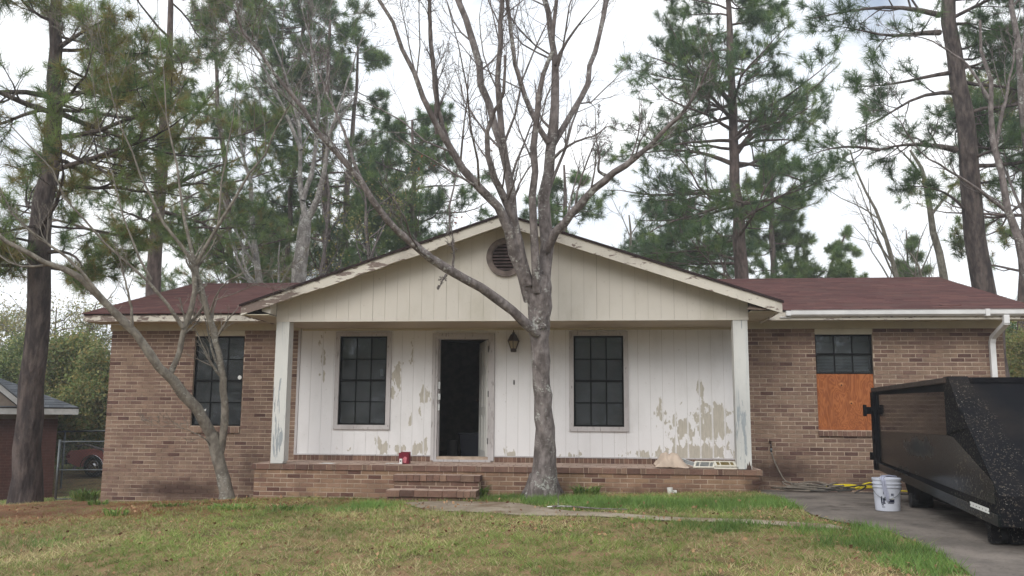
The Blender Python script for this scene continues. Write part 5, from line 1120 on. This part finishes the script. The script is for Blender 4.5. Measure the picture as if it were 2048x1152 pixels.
# --- pines
def pine(label, trunk, seed, zlo, zhi, nb, blen, needle=.24, nk=34, extra=(), mt='bark_pine_far', base=None, dens=1., droop=0., name='pine_tree', group='pines behind the house', mats=(0, 1, 2), nw=.010, up=.5, minr=.006, sides=10, az=None, mprob=None):
    rg = np.random.default_rng(seed); P = np.array([p[:3] for p in trunk]); R = np.array([p[3] for p in trunk]); X, r = resample(P, R, 20); X[1:-1] += rg.normal(size=(18, 3)) * .03
    b = X[0].copy(); root = tree_thing(name, (b[0], b[1], gz1(b[0], b[1])), label, 'tree', group)
    q = NP(); addt(q, X[None], r[None], sides + 4); obj('trunk', q, mt, root, smooth=True)
    nb = int(nb * 1.3); z = rg.uniform(0, 1, nb) ** .9 * (zhi - zlo) + zlo; z.sort()
    az_ = rg.uniform(0, 2 * math.pi, nb) if az is None else np.radians(rg.normal(rg.choice(az, nb), 30))
    B = []; Br = []; nk = int(nk * 1.55); needle *= 1.18; nw *= 1.1
    for zz_, a in zip(z, az_):
        p = np.array([np.interp(zz_, X[:, 2], X[:, i]) for i in range(3)]); rt_ = np.interp(zz_, X[:, 2], r); f = (zz_ - zlo) / (zhi - zlo); L = blen * (.55 + .6 * math.sin(math.pi * min(1, f * .8 + .2))) * rg.uniform(.6, 1.25) * (1 - .35 * f)
        d = np.array([math.cos(a), math.sin(a), rg.uniform(-.15, .35)]); path = [p]; 
        for j in range(7): d = d + rg.normal(size=3) * .13 + np.array([0, 0, up * .06 * (j - 2) - droop * .05]); d /= np.linalg.norm(d); path.append(path[-1] + d * L / 7)
        B.append(path); Br.append(np.linspace(max(.012, min(rt_ * .42, L * .017)), minr, 8))
    for L in extra:
        Pe = np.array([p[:3] for p in L]); Re = np.array([p[3] for p in L]); xe, re_ = resample(Pe, Re, 8); B.append(xe); Br.append(re_)
    B = np.array(B); Br = np.array(Br)
    for i in range(len(B)):
        q = NP(); addt(q, B[i:i + 1], Br[i:i + 1], 6); obj('bough', q, mt, root, smooth=True)
    q = NP(); C1, R1 = children(B, Br, 10, .15, 45, .36, .5, .35, .2, 5, rg, minr=minr); addt(q, C1, np.maximum(R1, minr * .7), 4)
    C2, R2 = children(C1, R1, 4, .25, 42, .5, .6, .4, .2, 4, rg, minr=minr * .6); addt(q, C2, np.maximum(R2, minr * .6), 3); obj('twigs', q, mt, root, kind='stuff')
    tips = np.concatenate([C2[:, -1], C1[:, -1], B[:, -1]]); dirs = np.concatenate([C2[:, -1] - C2[:, -2], C1[:, -1] - C1[:, -2], B[:, -1] - B[:, -2]])
    keep = rg.uniform(size=len(tips)) < dens; tips, dirs = tips[keep], dirs[keep]; dirs /= np.linalg.norm(dirs, axis=1, keepdims=True)
    N = len(tips); n = N * nk; c = np.repeat(tips, nk, 0); dd = np.repeat(dirs, nk, 0); c = c - dd * rg.uniform(0, .3, (n, 1)) * rg.uniform(.3, 1.4, N).repeat(nk)[:, None]; w = dd * .75 + rg.normal(size=(n, 3)) * .62; w[:, 2] -= .05; w /= np.linalg.norm(w, axis=1, keepdims=True)
    L = needle * rg.uniform(.5, 1.15, (n, 1)) * rg.uniform(.65, 1.2, N).repeat(nk)[:, None]; sd_ = np.cross(w, rg.normal(size=(n, 3))); sd_ /= np.linalg.norm(sd_, axis=1, keepdims=True); e = c + w * L; e[:, 2] -= .02
    V = np.stack([c - sd_ * nw / 2, c + sd_ * nw / 2, e], 1).reshape(-1, 3); q = NP(); tone_ = np.repeat(rg.choice(list(mats), N, p=mprob), nk); q.add(V, np.arange(n * 3).reshape(-1, 3), tone_); obj('needles', q, NEED, root, kind='stuff')
    return root
def tk(L, d, w): # trunk straight in pixels at distance d, down to the ground
    T = [];
    for i, (u, v) in enumerate(L): p = atD(u, v, d); T.append((*p, np.interp(i / (len(L) - 1), np.linspace(0, 1, len(w)), w) / 2 / F * d))
    g = gz1(T[0][0], T[0][1]); x, y = T[0][0], T[0][1]
    if T[0][2] > g: 
        s = (np.array(T[1][:2]) - np.array(T[0][:2])) / max(.1, T[1][2] - T[0][2]); h = T[0][2] - g
        T.insert(0, (x - s[0] * h, y - s[1] * h, g - .1, T[0][3] * 1.12))
    return T
lp = tk([(50, 1006), (53, 925), (62, 790), (70, 700), (76, 620), (83, 500), (93, 400), (103, 290), (108, 180), (111, 90), (118, 0), (121, -150)], 16.8, [62, 52, 47, 44, 43, 42, 38, 31, 27, 23, 20, 13])
pine('big dark-trunked pine rising past the grey roofed house at the left edge', lp, 11, 3.2, 12.5, 34, 2.9, .26, 34, mt='bark_pine', group=None, sides=14, nw=.008, mats=(0, 1, 3), up=.2, extra=[px([(110, 195), (150, 185), (200, 182), (250, 190), (300, 170)], 16.8, 16., 12, 3), px([(100, 290), (160, 320), (210, 345), (270, 370), (330, 365)], 16.8, 16.4, 12, 3), px([(85, 500), (40, 520), (0, 500), (-40, 480)], 16.8, 16, 16, 5), px([(110, 100), (170, 60), (230, 30)], 16.8, 16, 12, 4), px([(90, 505), (130, 500), (165, 520), (170, 560)], 16.8, 16.2, 10, 4)])
pine('dark pine with a forked top behind the left end of the roof', tk([(304, 600), (316, 450), (326, 300), (338, 100), (342, 0), (345, -120)], 25, [30, 25, 21, 13, 10, 7]), 12, 4.2, 17, 34, 3.8, .27, 30, mats=(0, 1, 2, 3), mprob=(.35, .3, .2, .15), up=.3)
pine('reddish slim pine trunk behind the left slope of the porch gable', tk([(655, 570), (650, 420), (648, 300), (655, 150), (660, 40)], 36, [18, 15, 12, 8, 5]), 13, 5.5, 17, 26, 3.4, .30, 26, nw=.014)
pine('second slim pine close right of the reddish one above the porch gable', tk([(694, 560), (690, 420), (700, 300), (712, 200), (716, 90)], 38, [15, 12, 10, 7, 4]), 14, 6, 16.5, 24, 3.4, .30, 26, nw=.014)
pine('broad bushy pine behind the left porch roof slope', tk([(832, 560), (828, 430), (826, 330), (824, 240)], 34, [15, 12, 8, 4]), 15, 4.8, 12.2, 34, 3.1, .28, 30, nw=.013, mats=(0, 1, 2), mprob=(.45, .2, .35))
pine('low pine showing behind the porch roof ridge', tk([(1128, 520), (1130, 430), (1128, 330)], 38, [12, 9, 4]), 16, 4.5, 11.2, 26, 2.8, .28, 26, nw=.014)
pine('tall open pine rising left of centre over the right brick wing', tk([(1482, 560), (1475, 450), (1470, 350), (1465, 200), (1458, 50), (1452, -40)], 29, [28, 24, 20, 16, 12, 8]), 17, 4.6, 15.4, 44, 4.3, .27, 32, nw=.011, mats=(0, 2, 1), mprob=(.45, .4, .15), up=.3,
     extra=[px([(1470, 310), (1500, 270), (1540, 215), (1580, 230), (1640, 255)], 29, 28, 12, 3), px([(1468, 210), (1420, 160), (1350, 130), (1290, 110)], 29, 28, 12, 3), px([(1465, 240), (1400, 170), (1330, 30)], 29, 28, 9, 3), px([(1472, 400), (1400, 430), (1340, 440), (1290, 470)], 29, 28, 10, 3), px([(1470, 330), (1400, 300), (1320, 300), (1260, 310)], 29, 28.5, 10, 3)])
pine('young bushy pine close right of the tall open pine', tk([(1548, 560), (1544, 450), (1540, 330), (1538, 300)], 40, [14, 10, 5, 2]), 18, 3.8, 12.4, 44, 2.3, .28, 30, nw=.015, mats=(0, 1), up=.8)
pine('low wide pine whose crown spreads just above the right porch slope', tk([(1345, 560), (1338, 480), (1334, 400)], 36, [14, 10, 5]), 19, 4.2, 9.2, 30, 3.6, .28, 30, nw=.013, mats=(0, 2), up=.2)
pine('small leaning pine above the middle of the right roof', tk([(1650, 570), (1668, 520), (1690, 470)], 40, [9, 6, 3]), 20, 4.4, 8.9, 20, 2.0, .28, 26, nw=.015, mats=(0, 1), up=.7)
pine('spindly young pine with tufted top left of the huge right pine', tk([(1818, 570), (1815, 520), (1812, 460)], 38, [6, 4, 2]), 21, 4.2, 8.6, 14, 1.0, .30, 24, nw=.015, mats=(0, 1), up=.8)
pine('huge thick pine trunk behind the right end of the roof', tk([(1972, 600), (1960, 520), (1945, 420), (1936, 330), (1925, 240), (1915, 150), (1900, 60), (1890, -40), (1885, -200)], 22.5, [43, 40, 38, 35, 31, 29, 25, 20]), 22, 5.4, 14, 26, 3.0, .27, 32, mt='bark_pine', nw=.010, up=.2, group=None, sides=14, mats=(0, 2), az=(0, 15, -30, 30),
     extra=[px([(1912, 300), (1880, 290), (1830, 288), (1780, 290), (1735, 310)], 22.5, 21.5, 14, 4), px([(1915, 185), (1870, 182), (1820, 195), (1780, 230), (1745, 250), (1700, 262)], 22.5, 21.5, 10, 3), px([(1905, 145), (1860, 150), (1800, 168), (1750, 172), (1690, 175)], 22.5, 21.8, 10, 3), px([(1880, 65), (1830, 64), (1780, 80), (1730, 60), (1660, 50)], 22.5, 21.5, 12, 3), px([(1880, 30), (1800, 10), (1700, 20), (1610, 40)], 22.5, 21.5, 12, 3), px([(1760, 300), (1700, 290), (1640, 300), (1600, 320)], 21.6, 21, 7, 3), px([(1940, 430), (1905, 390), (1870, 375), (1800, 370)], 22.5, 22, 8, 3)])
pine('slender pine with dense top left of the bare grey tree', tk([(465, 570), (455, 400), (440, 260), (430, 120), (428, -40)], 33, [14, 12, 9, 6, 4]), 23, 5, 18, 30, 3.2, .28, 28, nw=.014, mats=(0, 1, 3), mprob=(.5, .3, .2))
pine('full-crowned pine high behind the pale lichened tree', tk([(570, 570), (590, 300), (600, 120), (610, 0), (615, -100)], 37, [10, 9, 8, 6, 4]), 24, 10.5, 20, 34, 3.6, .30, 30, nw=.015)
pine('pine with long low boughs behind the left roof ridge', tk([(480, 600), (500, 520), (505, 430)], 42, [12, 9, 6]), 25, 4.0, 11.5, 36, 4.2, .30, 30, nw=.016, mats=(0, 1, 3), mprob=(.5, .25, .25), up=.1)
pine('shadowed pine filling the gap left of the reddish slim pine', tk([(745, 600), (742, 520), (740, 400)], 44, [12, 9, 5]), 26, 4.6, 13, 36, 3.8, .30, 30, nw=.016, up=.2)
pine('pine at the far right edge behind the huge trunk', tk([(2045, 620), (2050, 400), (2055, 200)], 30, [20, 16, 10]), 27, 5, 15, 30, 3.2, .28, 28, nw=.013, mats=(0, 1, 3), mprob=(.4, .3, .3))

# --- bare hardwoods behind the house
def far_bare(label, L, d, w, seed, mt='bark_pale', lv=None, more=(), minr=.006, name='bare_tree', group='bare trees behind the house', base=True):
    T = tk(L, d, w); limbs = [T] + [px(l, d, d + dd, w0, w1) for (l, dd, w0, w1) in more]
    return limbs_tree(name, label, limbs, mt, lv or [(9, .3, 36, .34, .5, .3, .12, 4), (4, .2, 38, .45, .55, .25, .15, 3), (3, .2, 40, .5, .6, .2, .18, 3)], (T[0][0], T[0][1], gz1(T[0][0], T[0][1])), group, seed=seed, sides=7, m=16, minr=minr)
r1, a1 = far_bare('pale lichened forked hardwood rising behind the left porch slope', [(598, 570), (606, 470), (612, 430)], 26, [32, 28, 24], 31, 'bark_lichen', more=(([(612, 440), (600, 380), (602, 300), (590, 200), (560, 120), (530, 40)], 1, 14, 5), ([(614, 440), (640, 395), (650, 330), (660, 260), (690, 180), (730, 60)], -1, 16, 5), ([(606, 400), (630, 320), (640, 200), (625, 100), (600, 0)], .5, 12, 4), ([(602, 300), (560, 200), (520, 120), (480, 60)], 1., 9, 3)), minr=.005)
r2, a2 = far_bare('thin grey bare tree left of the pale forked hardwood', [(522, 570), (510, 490), (498, 400), (490, 330), (478, 220)], 30, [15, 12, 9, 6, 4], 32, 'bark_lichen')
far_bare('bare tree forking just left of the huge right pine', [(1888, 570), (1880, 510), (1862, 440), (1850, 380), (1848, 330), (1820, 300)], 31, [17, 14, 11, 8, 5], 33, more=(([(1862, 430), (1890, 395), (1915, 360), (1930, 330)], 1, 7, 3), ([(1850, 360), (1820, 320), (1790, 290), (1760, 270)], -1, 6, 3)))
far_bare('slim bare tree leaning left above the right roof', [(1796, 570), (1780, 500), (1765, 450), (1738, 400), (1712, 340), (1700, 300)], 33, [10, 8, 6, 4, 3], 34)
far_bare('bare twiggy tree reaching in from the right edge', [(2075, 640), (2050, 520), (2015, 430), (1990, 300), (1975, 150), (1960, 40)], 19, [22, 18, 15, 12, 8, 5], 35, 'bark_gray', more=(([(2010, 420), (1960, 380), (1900, 340), (1840, 310), (1800, 240), (1740, 200)], -1, 8, 2), ([(1990, 300), (2010, 200), (2030, 100), (2040, 0)], 0, 9, 4), ([(1980, 200), (1930, 120), (1860, 80), (1780, 60)], .5, 7, 2)), minr=.004)
far_bare('upright twiggy tree at the top right corner', [(2100, 640), (2060, 300), (2030, 100), (2020, -60)], 21, [22, 16, 12, 8], 36, 'bark_gray', minr=.004)
far_bare('low brushy bare tree behind the right porch slope', [(1270, 570), (1262, 500), (1258, 430)], 34, [8, 6, 3], 37, minr=.007)
far_bare('low brushy bare tree near the spindly young pine', [(1850, 570), (1835, 540), (1820, 505)], 30, [7, 5, 3], 38, minr=.006)
r3, a3 = far_bare('small bare tree with a few rusty leaves left of the gable peak', [(900, 540), (893, 470), (900, 400), (915, 330)], 27, [7, 5, 4, 2], 39, 'bark_gray', minr=.004)
q = NP(); leaves(q, a3[1][::3, -1], .18, 8, .09, rng, [5, 5, 6]); obj('foliage', q, LF, r3, kind='stuff', label='sparse rusty orange leaves')
# tree with olive leaves behind the left porch slope
r4, a4 = far_bare('half-leafed olive green tree between the slim pines and the porch roof', [(735, 570), (738, 500), (735, 440), (730, 380)], 28, [9, 8, 6, 3], 40, 'bark_gray', minr=.004)
q = NP(); leaves(q, np.concatenate([a4[1][:, -1], a4[2][::2, -1]]), .22, 9, .075, rng, [2, 4, 0]); obj('foliage', q, LF, r4, kind='stuff', label='thin olive green spring leaves')
rg = np.random.default_rng(50)
r5, a5 = far_bare('half-leafed olive tree right behind the pale lichened hardwood', [(640, 570), (652, 480), (660, 420), (655, 350)], 27.5, [8, 7, 5, 3], 44, 'bark_gray', minr=.004)
q = NP(); leaves(q, a5[2][::2, -1], .22, 9, .07, rng, [2, 4]); obj('foliage', q, LF, r5, kind='stuff', label='thin yellow green leaves')

# leafy trees beyond the neighbouring house and behind the right corner
def leafy(label, u, vtop, d, wpx, seed, mats, n=26, lsz=.12, dens=1., group='leafy trees beyond the left fence', vbase=None, sparse=1.0, h0=.1):
    rg = np.random.default_rng(seed); top = atD(u, vtop, d); g = gz1(top[0], top[1]); H = top[2] - g; W_ = wpx / F * d / 2 * 1.25; n = int(n * 1.5); lsz *= .8; dens *= 1.7
    T = [(top[0] + rg.normal() * .1 * i, top[1], g + H * f, .02 + .10 * (1 - f) * H / 8) for i, f in enumerate((0, .3, .6, .95))]
    root = tree_thing('leafy_tree', (top[0], top[1], g), label, 'tree', group)
    P, R = resample([t_[:3] for t_ in T], [t_[3] for t_ in T], 10); q = NP(); addt(q, P[None], R[None], 8); obj('trunk', q, 'bark_gray', root, smooth=True)
    q = NP(); C1, R1 = children(P[None], R[None], n, h0, 50, .0, .5, .2, .15, 6, rg, minr=.012)
    # boughs sized to the crown
    a = rg.uniform(0, 6.283, n); f = rg.uniform(h0, 1, n); p0 = np.stack([np.interp(f, np.linspace(0, 1, 10), P[:, i]) for i in range(3)], 1); L = W_ * np.sqrt(np.maximum(.05, 1 - (f * 1.0 - .42) ** 2 * 2.6)) * rg.uniform(.6, 1.15, n)
    d3 = np.stack([np.cos(a), np.sin(a), rg.uniform(.1, .7, n)], 1); tt = np.linspace(0, 1, 6); C1 = p0[:, None] + d3[:, None] * L[:, None, None] * tt[None, :, None] + rg.normal(size=(n, 6, 3)) * .08; R1 = np.full((n, 6), .03) * np.linspace(1, .3, 6); addt(q, C1, R1, 4)
    C2, R2 = children(C1, R1, 6, .2, 45, .5, .5, .3, .2, 5, rg, minr=.008); addt(q, C2, np.maximum(R2, .007), 3); C3, R3 = children(C2, R2, 3, .2, 45, .5, .5, .2, .2, 4, rg, minr=.006); addt(q, C3, np.maximum(R3, .005), 3); obj('branches', q, 'bark_gray', root, kind='stuff')
    q = NP(); tips = np.concatenate([C3[:, -1], C3[:, 1], C2[:, -1]]); tips = tips[rg.uniform(size=len(tips)) < sparse]; leaves(q, tips, .22, max(1, int(12 * dens)), lsz, rg, mats); obj('foliage', q, LF, root, kind='stuff'); return root
leafy('rounded green shrubby tree right behind the fence beside our brick corner', 168, 700, 31, 130, 61, [0, 2, 1, 4], 34, .13, 1.5)
leafy('tall airy half-bare tree left of the brick corner with sky through it', 120, 600, 38, 190, 62, [0, 2, 4], 34, .12, .3, sparse=.6)
leafy('second airy tree behind the thick left pine trunk', 30, 640, 40, 200, 63, [0, 2, 4], 34, .12, .5, sparse=.6)
leafy('thin airy tree whose crown reaches under the left eave', 185, 590, 36, 110, 64, [2, 4, 0], 26, .10, .4, sparse=.6)
leafy('dark green lower tree over the grey roof', 85, 720, 34, 170, 65, [1, 3, 0, 2], 36, .13, 1.5)
leafy('yellowish brushy tree beyond the fence gate', 205, 760, 36, 120, 66, [2, 0, 4], 30, .12, 1.2)
leafy('light green tree behind the right brick corner', 2030, 660, 34, 120, 67, [0, 2, 7], 30, .12, 1.3, group='leafy trees behind the right corner')
leafy('yellow green brush right of the downspout', 2075, 690, 27, 130, 68, [2, 4, 0], 30, .1, 1.2, group='leafy trees behind the right corner')
# undergrowth masses: a far hedge of brush closing the view under the crowns
q = NP(); rg = np.random.default_rng(70)
def mass(x0, x1, y0, y1, h, n, sz):
    x = rg.uniform(x0, x1, n); y = rg.uniform(y0, y1, n); hh = h * (.6 + .4 * np.sin(x * .7) * np.cos(x * .23 + 1)) ; z = gz(x, y) + rg.uniform(0, 1, n) ** .8 * hh; leaves(q, np.stack([x, y, z], 1), .3, 6, sz, rg, [0, 1, 3, 3, 6])
mass(-30, -14, 24, 30, 3.4, 7000, .16); mass(-14, 26, 34, 40, 3.5, 7000, .2); mass(16, 30, 20, 26, 2.6, 2500, .16); mass(-20, -9, 16.5, 20, 1.6, 2500, .12)
tag(obj('undergrowth', q, LF, None, kind='stuff'), 'dense mixed brush along the back of the lots', 'undergrowth')
q = NP(); n = 15000; x = rg.uniform(-55, 55, n); y = rg.uniform(-62, -48, n); hh = 8.5 + 2.5 * np.sin(x * .31) * np.cos(x * .13 + 1) + 2 * np.sin(x * 1.3); z = -1 + rg.uniform(0, 1, n) ** .7 * hh
leaves(q, np.stack([x, y, z], 1), .8, 4, .7, rg, [1, 3, 3, 6]); tag(obj('treeline', q, LF, None, kind='stuff'), 'dark trees across the street behind the viewer, mirrored in the window glass', 'trees')
# dead bent branch behind the gate
m = MB().tube([(-12.6, 10.4, -1.2), (-12.7, 10.3, -.7), (-12.9, 10.3, -.35), (-13.4, 10.2, -.2), (-13.7, 10.2, -.25)], [.05, .045, .04, .03, .02], 7); tag(obj('bent_branch', m, 'bark_gray', None, smooth=True), 'bent dead branch standing beside the maroon car', 'branch')

# ================================================================== GRASS, WEEDS, LITTER
rg = np.random.default_rng(90)
walkpoly = np.array(WA + WB[::-1]); drivepoly = np.array(DA + [(9.5, -16), (9.5, 0)])
def inside(x, y, poly):
    c = np.zeros(len(x), bool); j = len(poly) - 1
    for i in range(len(poly)):
        xi, yi = poly[i]; xj, yj = poly[j]
        k = ((yi > y) != (yj > y)) & (x < (xj - xi) * (y - yi) / (yj - yi + 1e-12) + xi); c ^= k; j = i
    return c
def vn(x, y, s, seed):      # cheap smooth value noise
    r = np.random.default_rng(seed); G = r.uniform(size=(64, 64)); X = x * s + 100; Y = y * s + 100; i = np.floor(X).astype(int); j = np.floor(Y).astype(int); fx_ = X - i; fy_ = Y - j; fx_ = fx_ * fx_ * (3 - 2 * fx_); fy_ = fy_ * fy_ * (3 - 2 * fy_); i %= 64; j %= 64; i2 = (i + 1) % 64; j2 = (j + 1) % 64
    return (G[i, j] * (1 - fx_) + G[i2, j] * fx_) * (1 - fy_) + (G[i, j2] * (1 - fx_) + G[i2, j2] * fx_) * fy_
def blob(x, y, L): 
    o = np.zeros(len(x))
    for (u, v, su, sv, s) in L:
        p = ground(u, v); o = np.maximum(o, s * np.exp(-((x - p[0]) / su) ** 2 - ((y - p[1]) / sv) ** 2))
    return o
LUSH = [(1130, 1004, .6, .5, 1.7), (1250, 1010, .9, .6, 1.6), (1400, 1012, .9, .6, 1.7), (1540, 1010, .7, .6, 1.7), (1020, 998, .45, .3, 1.3), (1170, 985, .35, .4, 1.3), (740, 1016, .45, .6, 1.1), (680, 1024, .8, .3, .8), (1480, 1058, .8, .35, 1), (1650, 1062, .7, .4, 1), (1750, 1085, .6, .5, 1), (1830, 1118, .5, .5, 1), (1880, 1145, .4, .5, .8), (1380, 1052, .5, .2, .6), (420, 1022, .5, .2, .4), (560, 1024, .5, .2, .5), (945, 1000, .12, .2, .9), (100, 1090, 1.0, .8, .35), (1240, 1046, .6, .12, .5)]
def noground(x, y):
    k = inside(x, y, drivepoly) | ((y > -1.22) & (x > -3.66) & (x < 4.1)) | ((y > -.02) & (x > XL) & (x < XR)) | ((y > -1.84) & (x > -1.4) & (x < -.03) & (y < 0))
    return k
def blades(x, y, h, w, lean, mats, q, flat=False):
    n = len(x); z = gz(x, y) + .012 * np.sin(x * 2.3 + y * 1.1) * np.cos(y * 3.1 - x) - .004; a = rg.uniform(0, 6.283, n); c = np.stack([x, y, z], 1); sd_ = np.stack([np.cos(a), np.sin(a), np.zeros(n)], 1) * (w / 2)[:, None]
    l = rg.normal(size=(n, 2)) * lean[:, None] * h[:, None]; tip = c + np.stack([l[:, 0], l[:, 1], h], 1)
    V = np.stack([c - sd_, c + sd_, tip], 1).reshape(-1, 3); q.add(V, np.arange(n * 3).reshape(-1, 3), mats)
def scatter(n, near):
    # even over the picture-visible wedge of lawn
    x = rg.uniform(-9.5, 8, n); y = rg.uniform(-8.2, 3.2, n) if near else rg.uniform(3, 16, n); return x, y
N = 900000; x, y = scatter(N, True)
wk = inside(x, y, walkpoly); edge = vn(x, y, 5, 1)
lush = blob(x, y, LUSH) * (.25 + 1.1 * vn(x, y, 3.4, 2)); strawz = np.clip(2.0 * np.exp(-((x + 7.0) / 3.4) ** 2 - ((y + 1.6) / 1.8) ** 2) + 1.5 * np.exp(-((x + 9.6) / 2.5) ** 2 - ((y - 1) / 3.) ** 2), 0, 1) * (.5 + .7 * vn(x, y, 2.2, 3)); sandz = np.exp(-((x - 1.9) / .8) ** 2 - ((y + 1.4) / .18) ** 2)
pat = vn(x, y, 1.3, 5) * .6 + vn(x, y, 4.5, 6) * .4; tuft = vn(x, y, 14., 41) * .6 + vn(x, y, 32., 42) * .4
ok = ~noground(x, y) & (~wk | ((edge > .9) & (rg.uniform(size=N) < .3)))
keep = ok & (rg.uniform(size=N) < np.where(lush > .35, np.clip((tuft - .2) * 2.6, 0, 1), np.clip((tuft - .28) * 2.4, .04, 1) * (.45 + .55 * pat)) * (1 - .93 * np.clip(strawz * 1.15, 0, 1)) * (1 - .9 * sandz))
x, y, lush, pat, strawz, tuft = x[keep], y[keep], lush[keep], pat[keep], strawz[keep], tuft[keep]; n = len(x)
L_ = lush > rg.uniform(.22, .8, n); u = rg.uniform(size=n); green = np.clip((vn(x, y, .8, 31) * .45 + pat * .35 + tuft * .35 - .30) * 2.2, .08, .95)
mats = np.where(L_, np.where(u < .45, 4, np.where(u < .85, 5, 2)), np.where(u < green * .45, 2, np.where(u < green, 1, np.where(u < green + (1 - green) * .6, 0, 3))))
h = np.where(L_, rg.uniform(.03, .11, n), rg.uniform(.014, .045, n) + .05 * np.clip(tuft - .45, 0, 1) * 2 * rg.uniform(size=n)) * (.6 + .8 * tuft); w = np.where(L_, .009, .0085); blades(x, y, h, w, np.where(L_, .5, 1.1), mats, (q := NP()))
tag(obj('grass', q, GR, None, kind='stuff', loc=(0, 0, 0)), 'patchy lawn, straw coloured and olive with lush green tufts by the walkway', 'grass')
# lawn behind the gate, coarser
x, y = rg.uniform(-18, -6.9, 160000), rg.uniform(3.05, 22, 160000); k = ~((x < NXR + .02) & (y > 5.5)) | (y > 15); x, y = x[k], y[k]; n = len(x); q = NP(); blades(x, y, rg.uniform(.05, .12, n), np.full(n, .034), np.full(n, .7), rg.choice([1, 1, 5, 0], n), q)
tag(obj('grass', q, GR, None, kind='stuff', loc=(0, 0, 0)), 'green lawn behind the chain link gate', 'grass')
# pine straw: flat rust coloured needles
n = 150000; x = rg.normal(-6.8, 2.6, n); y = rg.normal(-1.7, 1.4, n); k = ~noground(x, y) & (y > -5.5) & (vn(x, y, 2., 8) > .22); x, y = x[k], y[k]; n = len(x); a = rg.uniform(0, 6.283, n); z = gz(x, y) + .012 * np.sin(x * 2.3 + y * 1.1) * np.cos(y * 3.1 - x) + rg.uniform(.002, .02, n); c = np.stack([x, y, z], 1); d3 = np.stack([np.cos(a), np.sin(a), rg.normal(size=n) * .08], 1) * .09; s3 = np.stack([-np.sin(a), np.cos(a), np.zeros(n)], 1) * .0035
q = NP(); q.add(np.stack([c - s3, c + s3, c + d3], 1).reshape(-1, 3), np.arange(n * 3).reshape(-1, 3), rg.choice([0, 0, 1], n)); tag(obj('pine_straw', q, [GR[6], GR[3]], None, kind='stuff'), 'rust brown pine straw spread below the left pine', 'pine straw')
# dead leaves
n = 4200; x = rg.uniform(-8, 6, n); y = rg.uniform(-8, -1.2, n); k = ~noground(x, y) & (rg.uniform(size=n) < vn(x, y, 1.1, 12) ** 2 * 1.7); x, y = x[k], y[k]; n = len(x); z = gz(x, y) + rg.uniform(.015, .04, n); q = NP(); leaves(q, np.stack([x, y, z], 1), .0, 1, .045, rg, [5, 5, 6, 5])
tag(obj('dead_leaves', q, [LF[0], LF[1], LF[2], LF[3], LF[4], simple('dead_leaf_tan', srgb(166, 132, 100), .9), simple('dead_leaf_brown', srgb(104, 72, 52), .9), LF[7]], None, kind='stuff'), 'scattered dead brown leaves on the lawn', 'leaf litter')
# weeds
def weed(u, v, r, n, h, label, wd=.02):
    p = ground(u, v); z = gz1(p[0], p[1]); q = NP(); N = n; a = rg.uniform(0, 6.283, N); rr = r * np.sqrt(rg.uniform(size=N)); c = np.stack([p[0] + rr * np.cos(a), p[1] + rr * np.sin(a) * .6, np.full(N, z)], 1); o = np.stack([np.cos(a), np.sin(a), np.zeros(N)], 1); hh = h * rg.uniform(.5, 1.1, N)[:, None]; b = rg.uniform(0, 6.283, N); s3 = np.stack([np.cos(b), np.sin(b), np.zeros(N)], 1) * wd / 2
    m1 = c + o * hh * .3 + np.array([0, 0, 1]) * hh * .7; tip = c + o * hh * .85 + np.array([0, 0, 1]) * hh * rg.uniform(.5, 1.1, N)[:, None]
    V = np.stack([c - s3 * .5, c + s3 * .5, m1 + s3, m1 - s3], 1).reshape(-1, 3); q.add(V, np.arange(N * 4).reshape(-1, 4), rg.choice([4, 2, 1], N)); V = np.stack([m1 - s3, m1 + s3, tip], 1).reshape(-1, 3); q.add(V, np.arange(N * 3).reshape(-1, 3), rg.choice([4, 5, 5], N))
    tag(obj('weed_clump', q, GR, None), label, 'weeds', 'weed clumps at the foot of the wall')
weed(170, 1004, .22, 170, .26, 'tallest weed clump, in front of the chain link gate')
weed(195, 1012, .16, 90, .12, 'low weeds touching the left brick corner'); weed(232, 1032, .14, 80, .12, 'small weed patch on the pine straw left of the slender tree'); weed(345, 1014, .28, 120, .07, 'flat weed patch midway along the left wall'); weed(465, 1020, .32, 160, .09, 'broad low weeds at the foot of the slender tree'); weed(575, 1020, .3, 110, .08, 'low weeds below the left end of the porch')
weed(958, 996, .09, 90, .2, 'tall grass tuft at the right end of the brick steps'); weed(1172, 992, .16, 160, .17, 'grass tuft right against the bare tree trunk')

# ================================================================== PALE VOLUME ADDED TO IMITATE LENS GLARE
hz_ = NT('glare_veil_volume'); vv = hz_.n('ShaderNodeVolumePrincipled'); vv.inputs['Color'].default_value = (.93, .96, 1, 1); vv.inputs['Density'].default_value = .0020; vv.inputs['Anisotropy'].default_value = .3
oo = hz_.n('ShaderNodeOutputMaterial'); hz_.l(vv.outputs[0], oo.inputs['Volume'])
tag(obj('glare_veil', Box(-90, 90, -90, 110, -4, 26), 'glare_veil_volume', None), 'thin pale volume over the yard standing in for lens glare', None, kind='stuff')
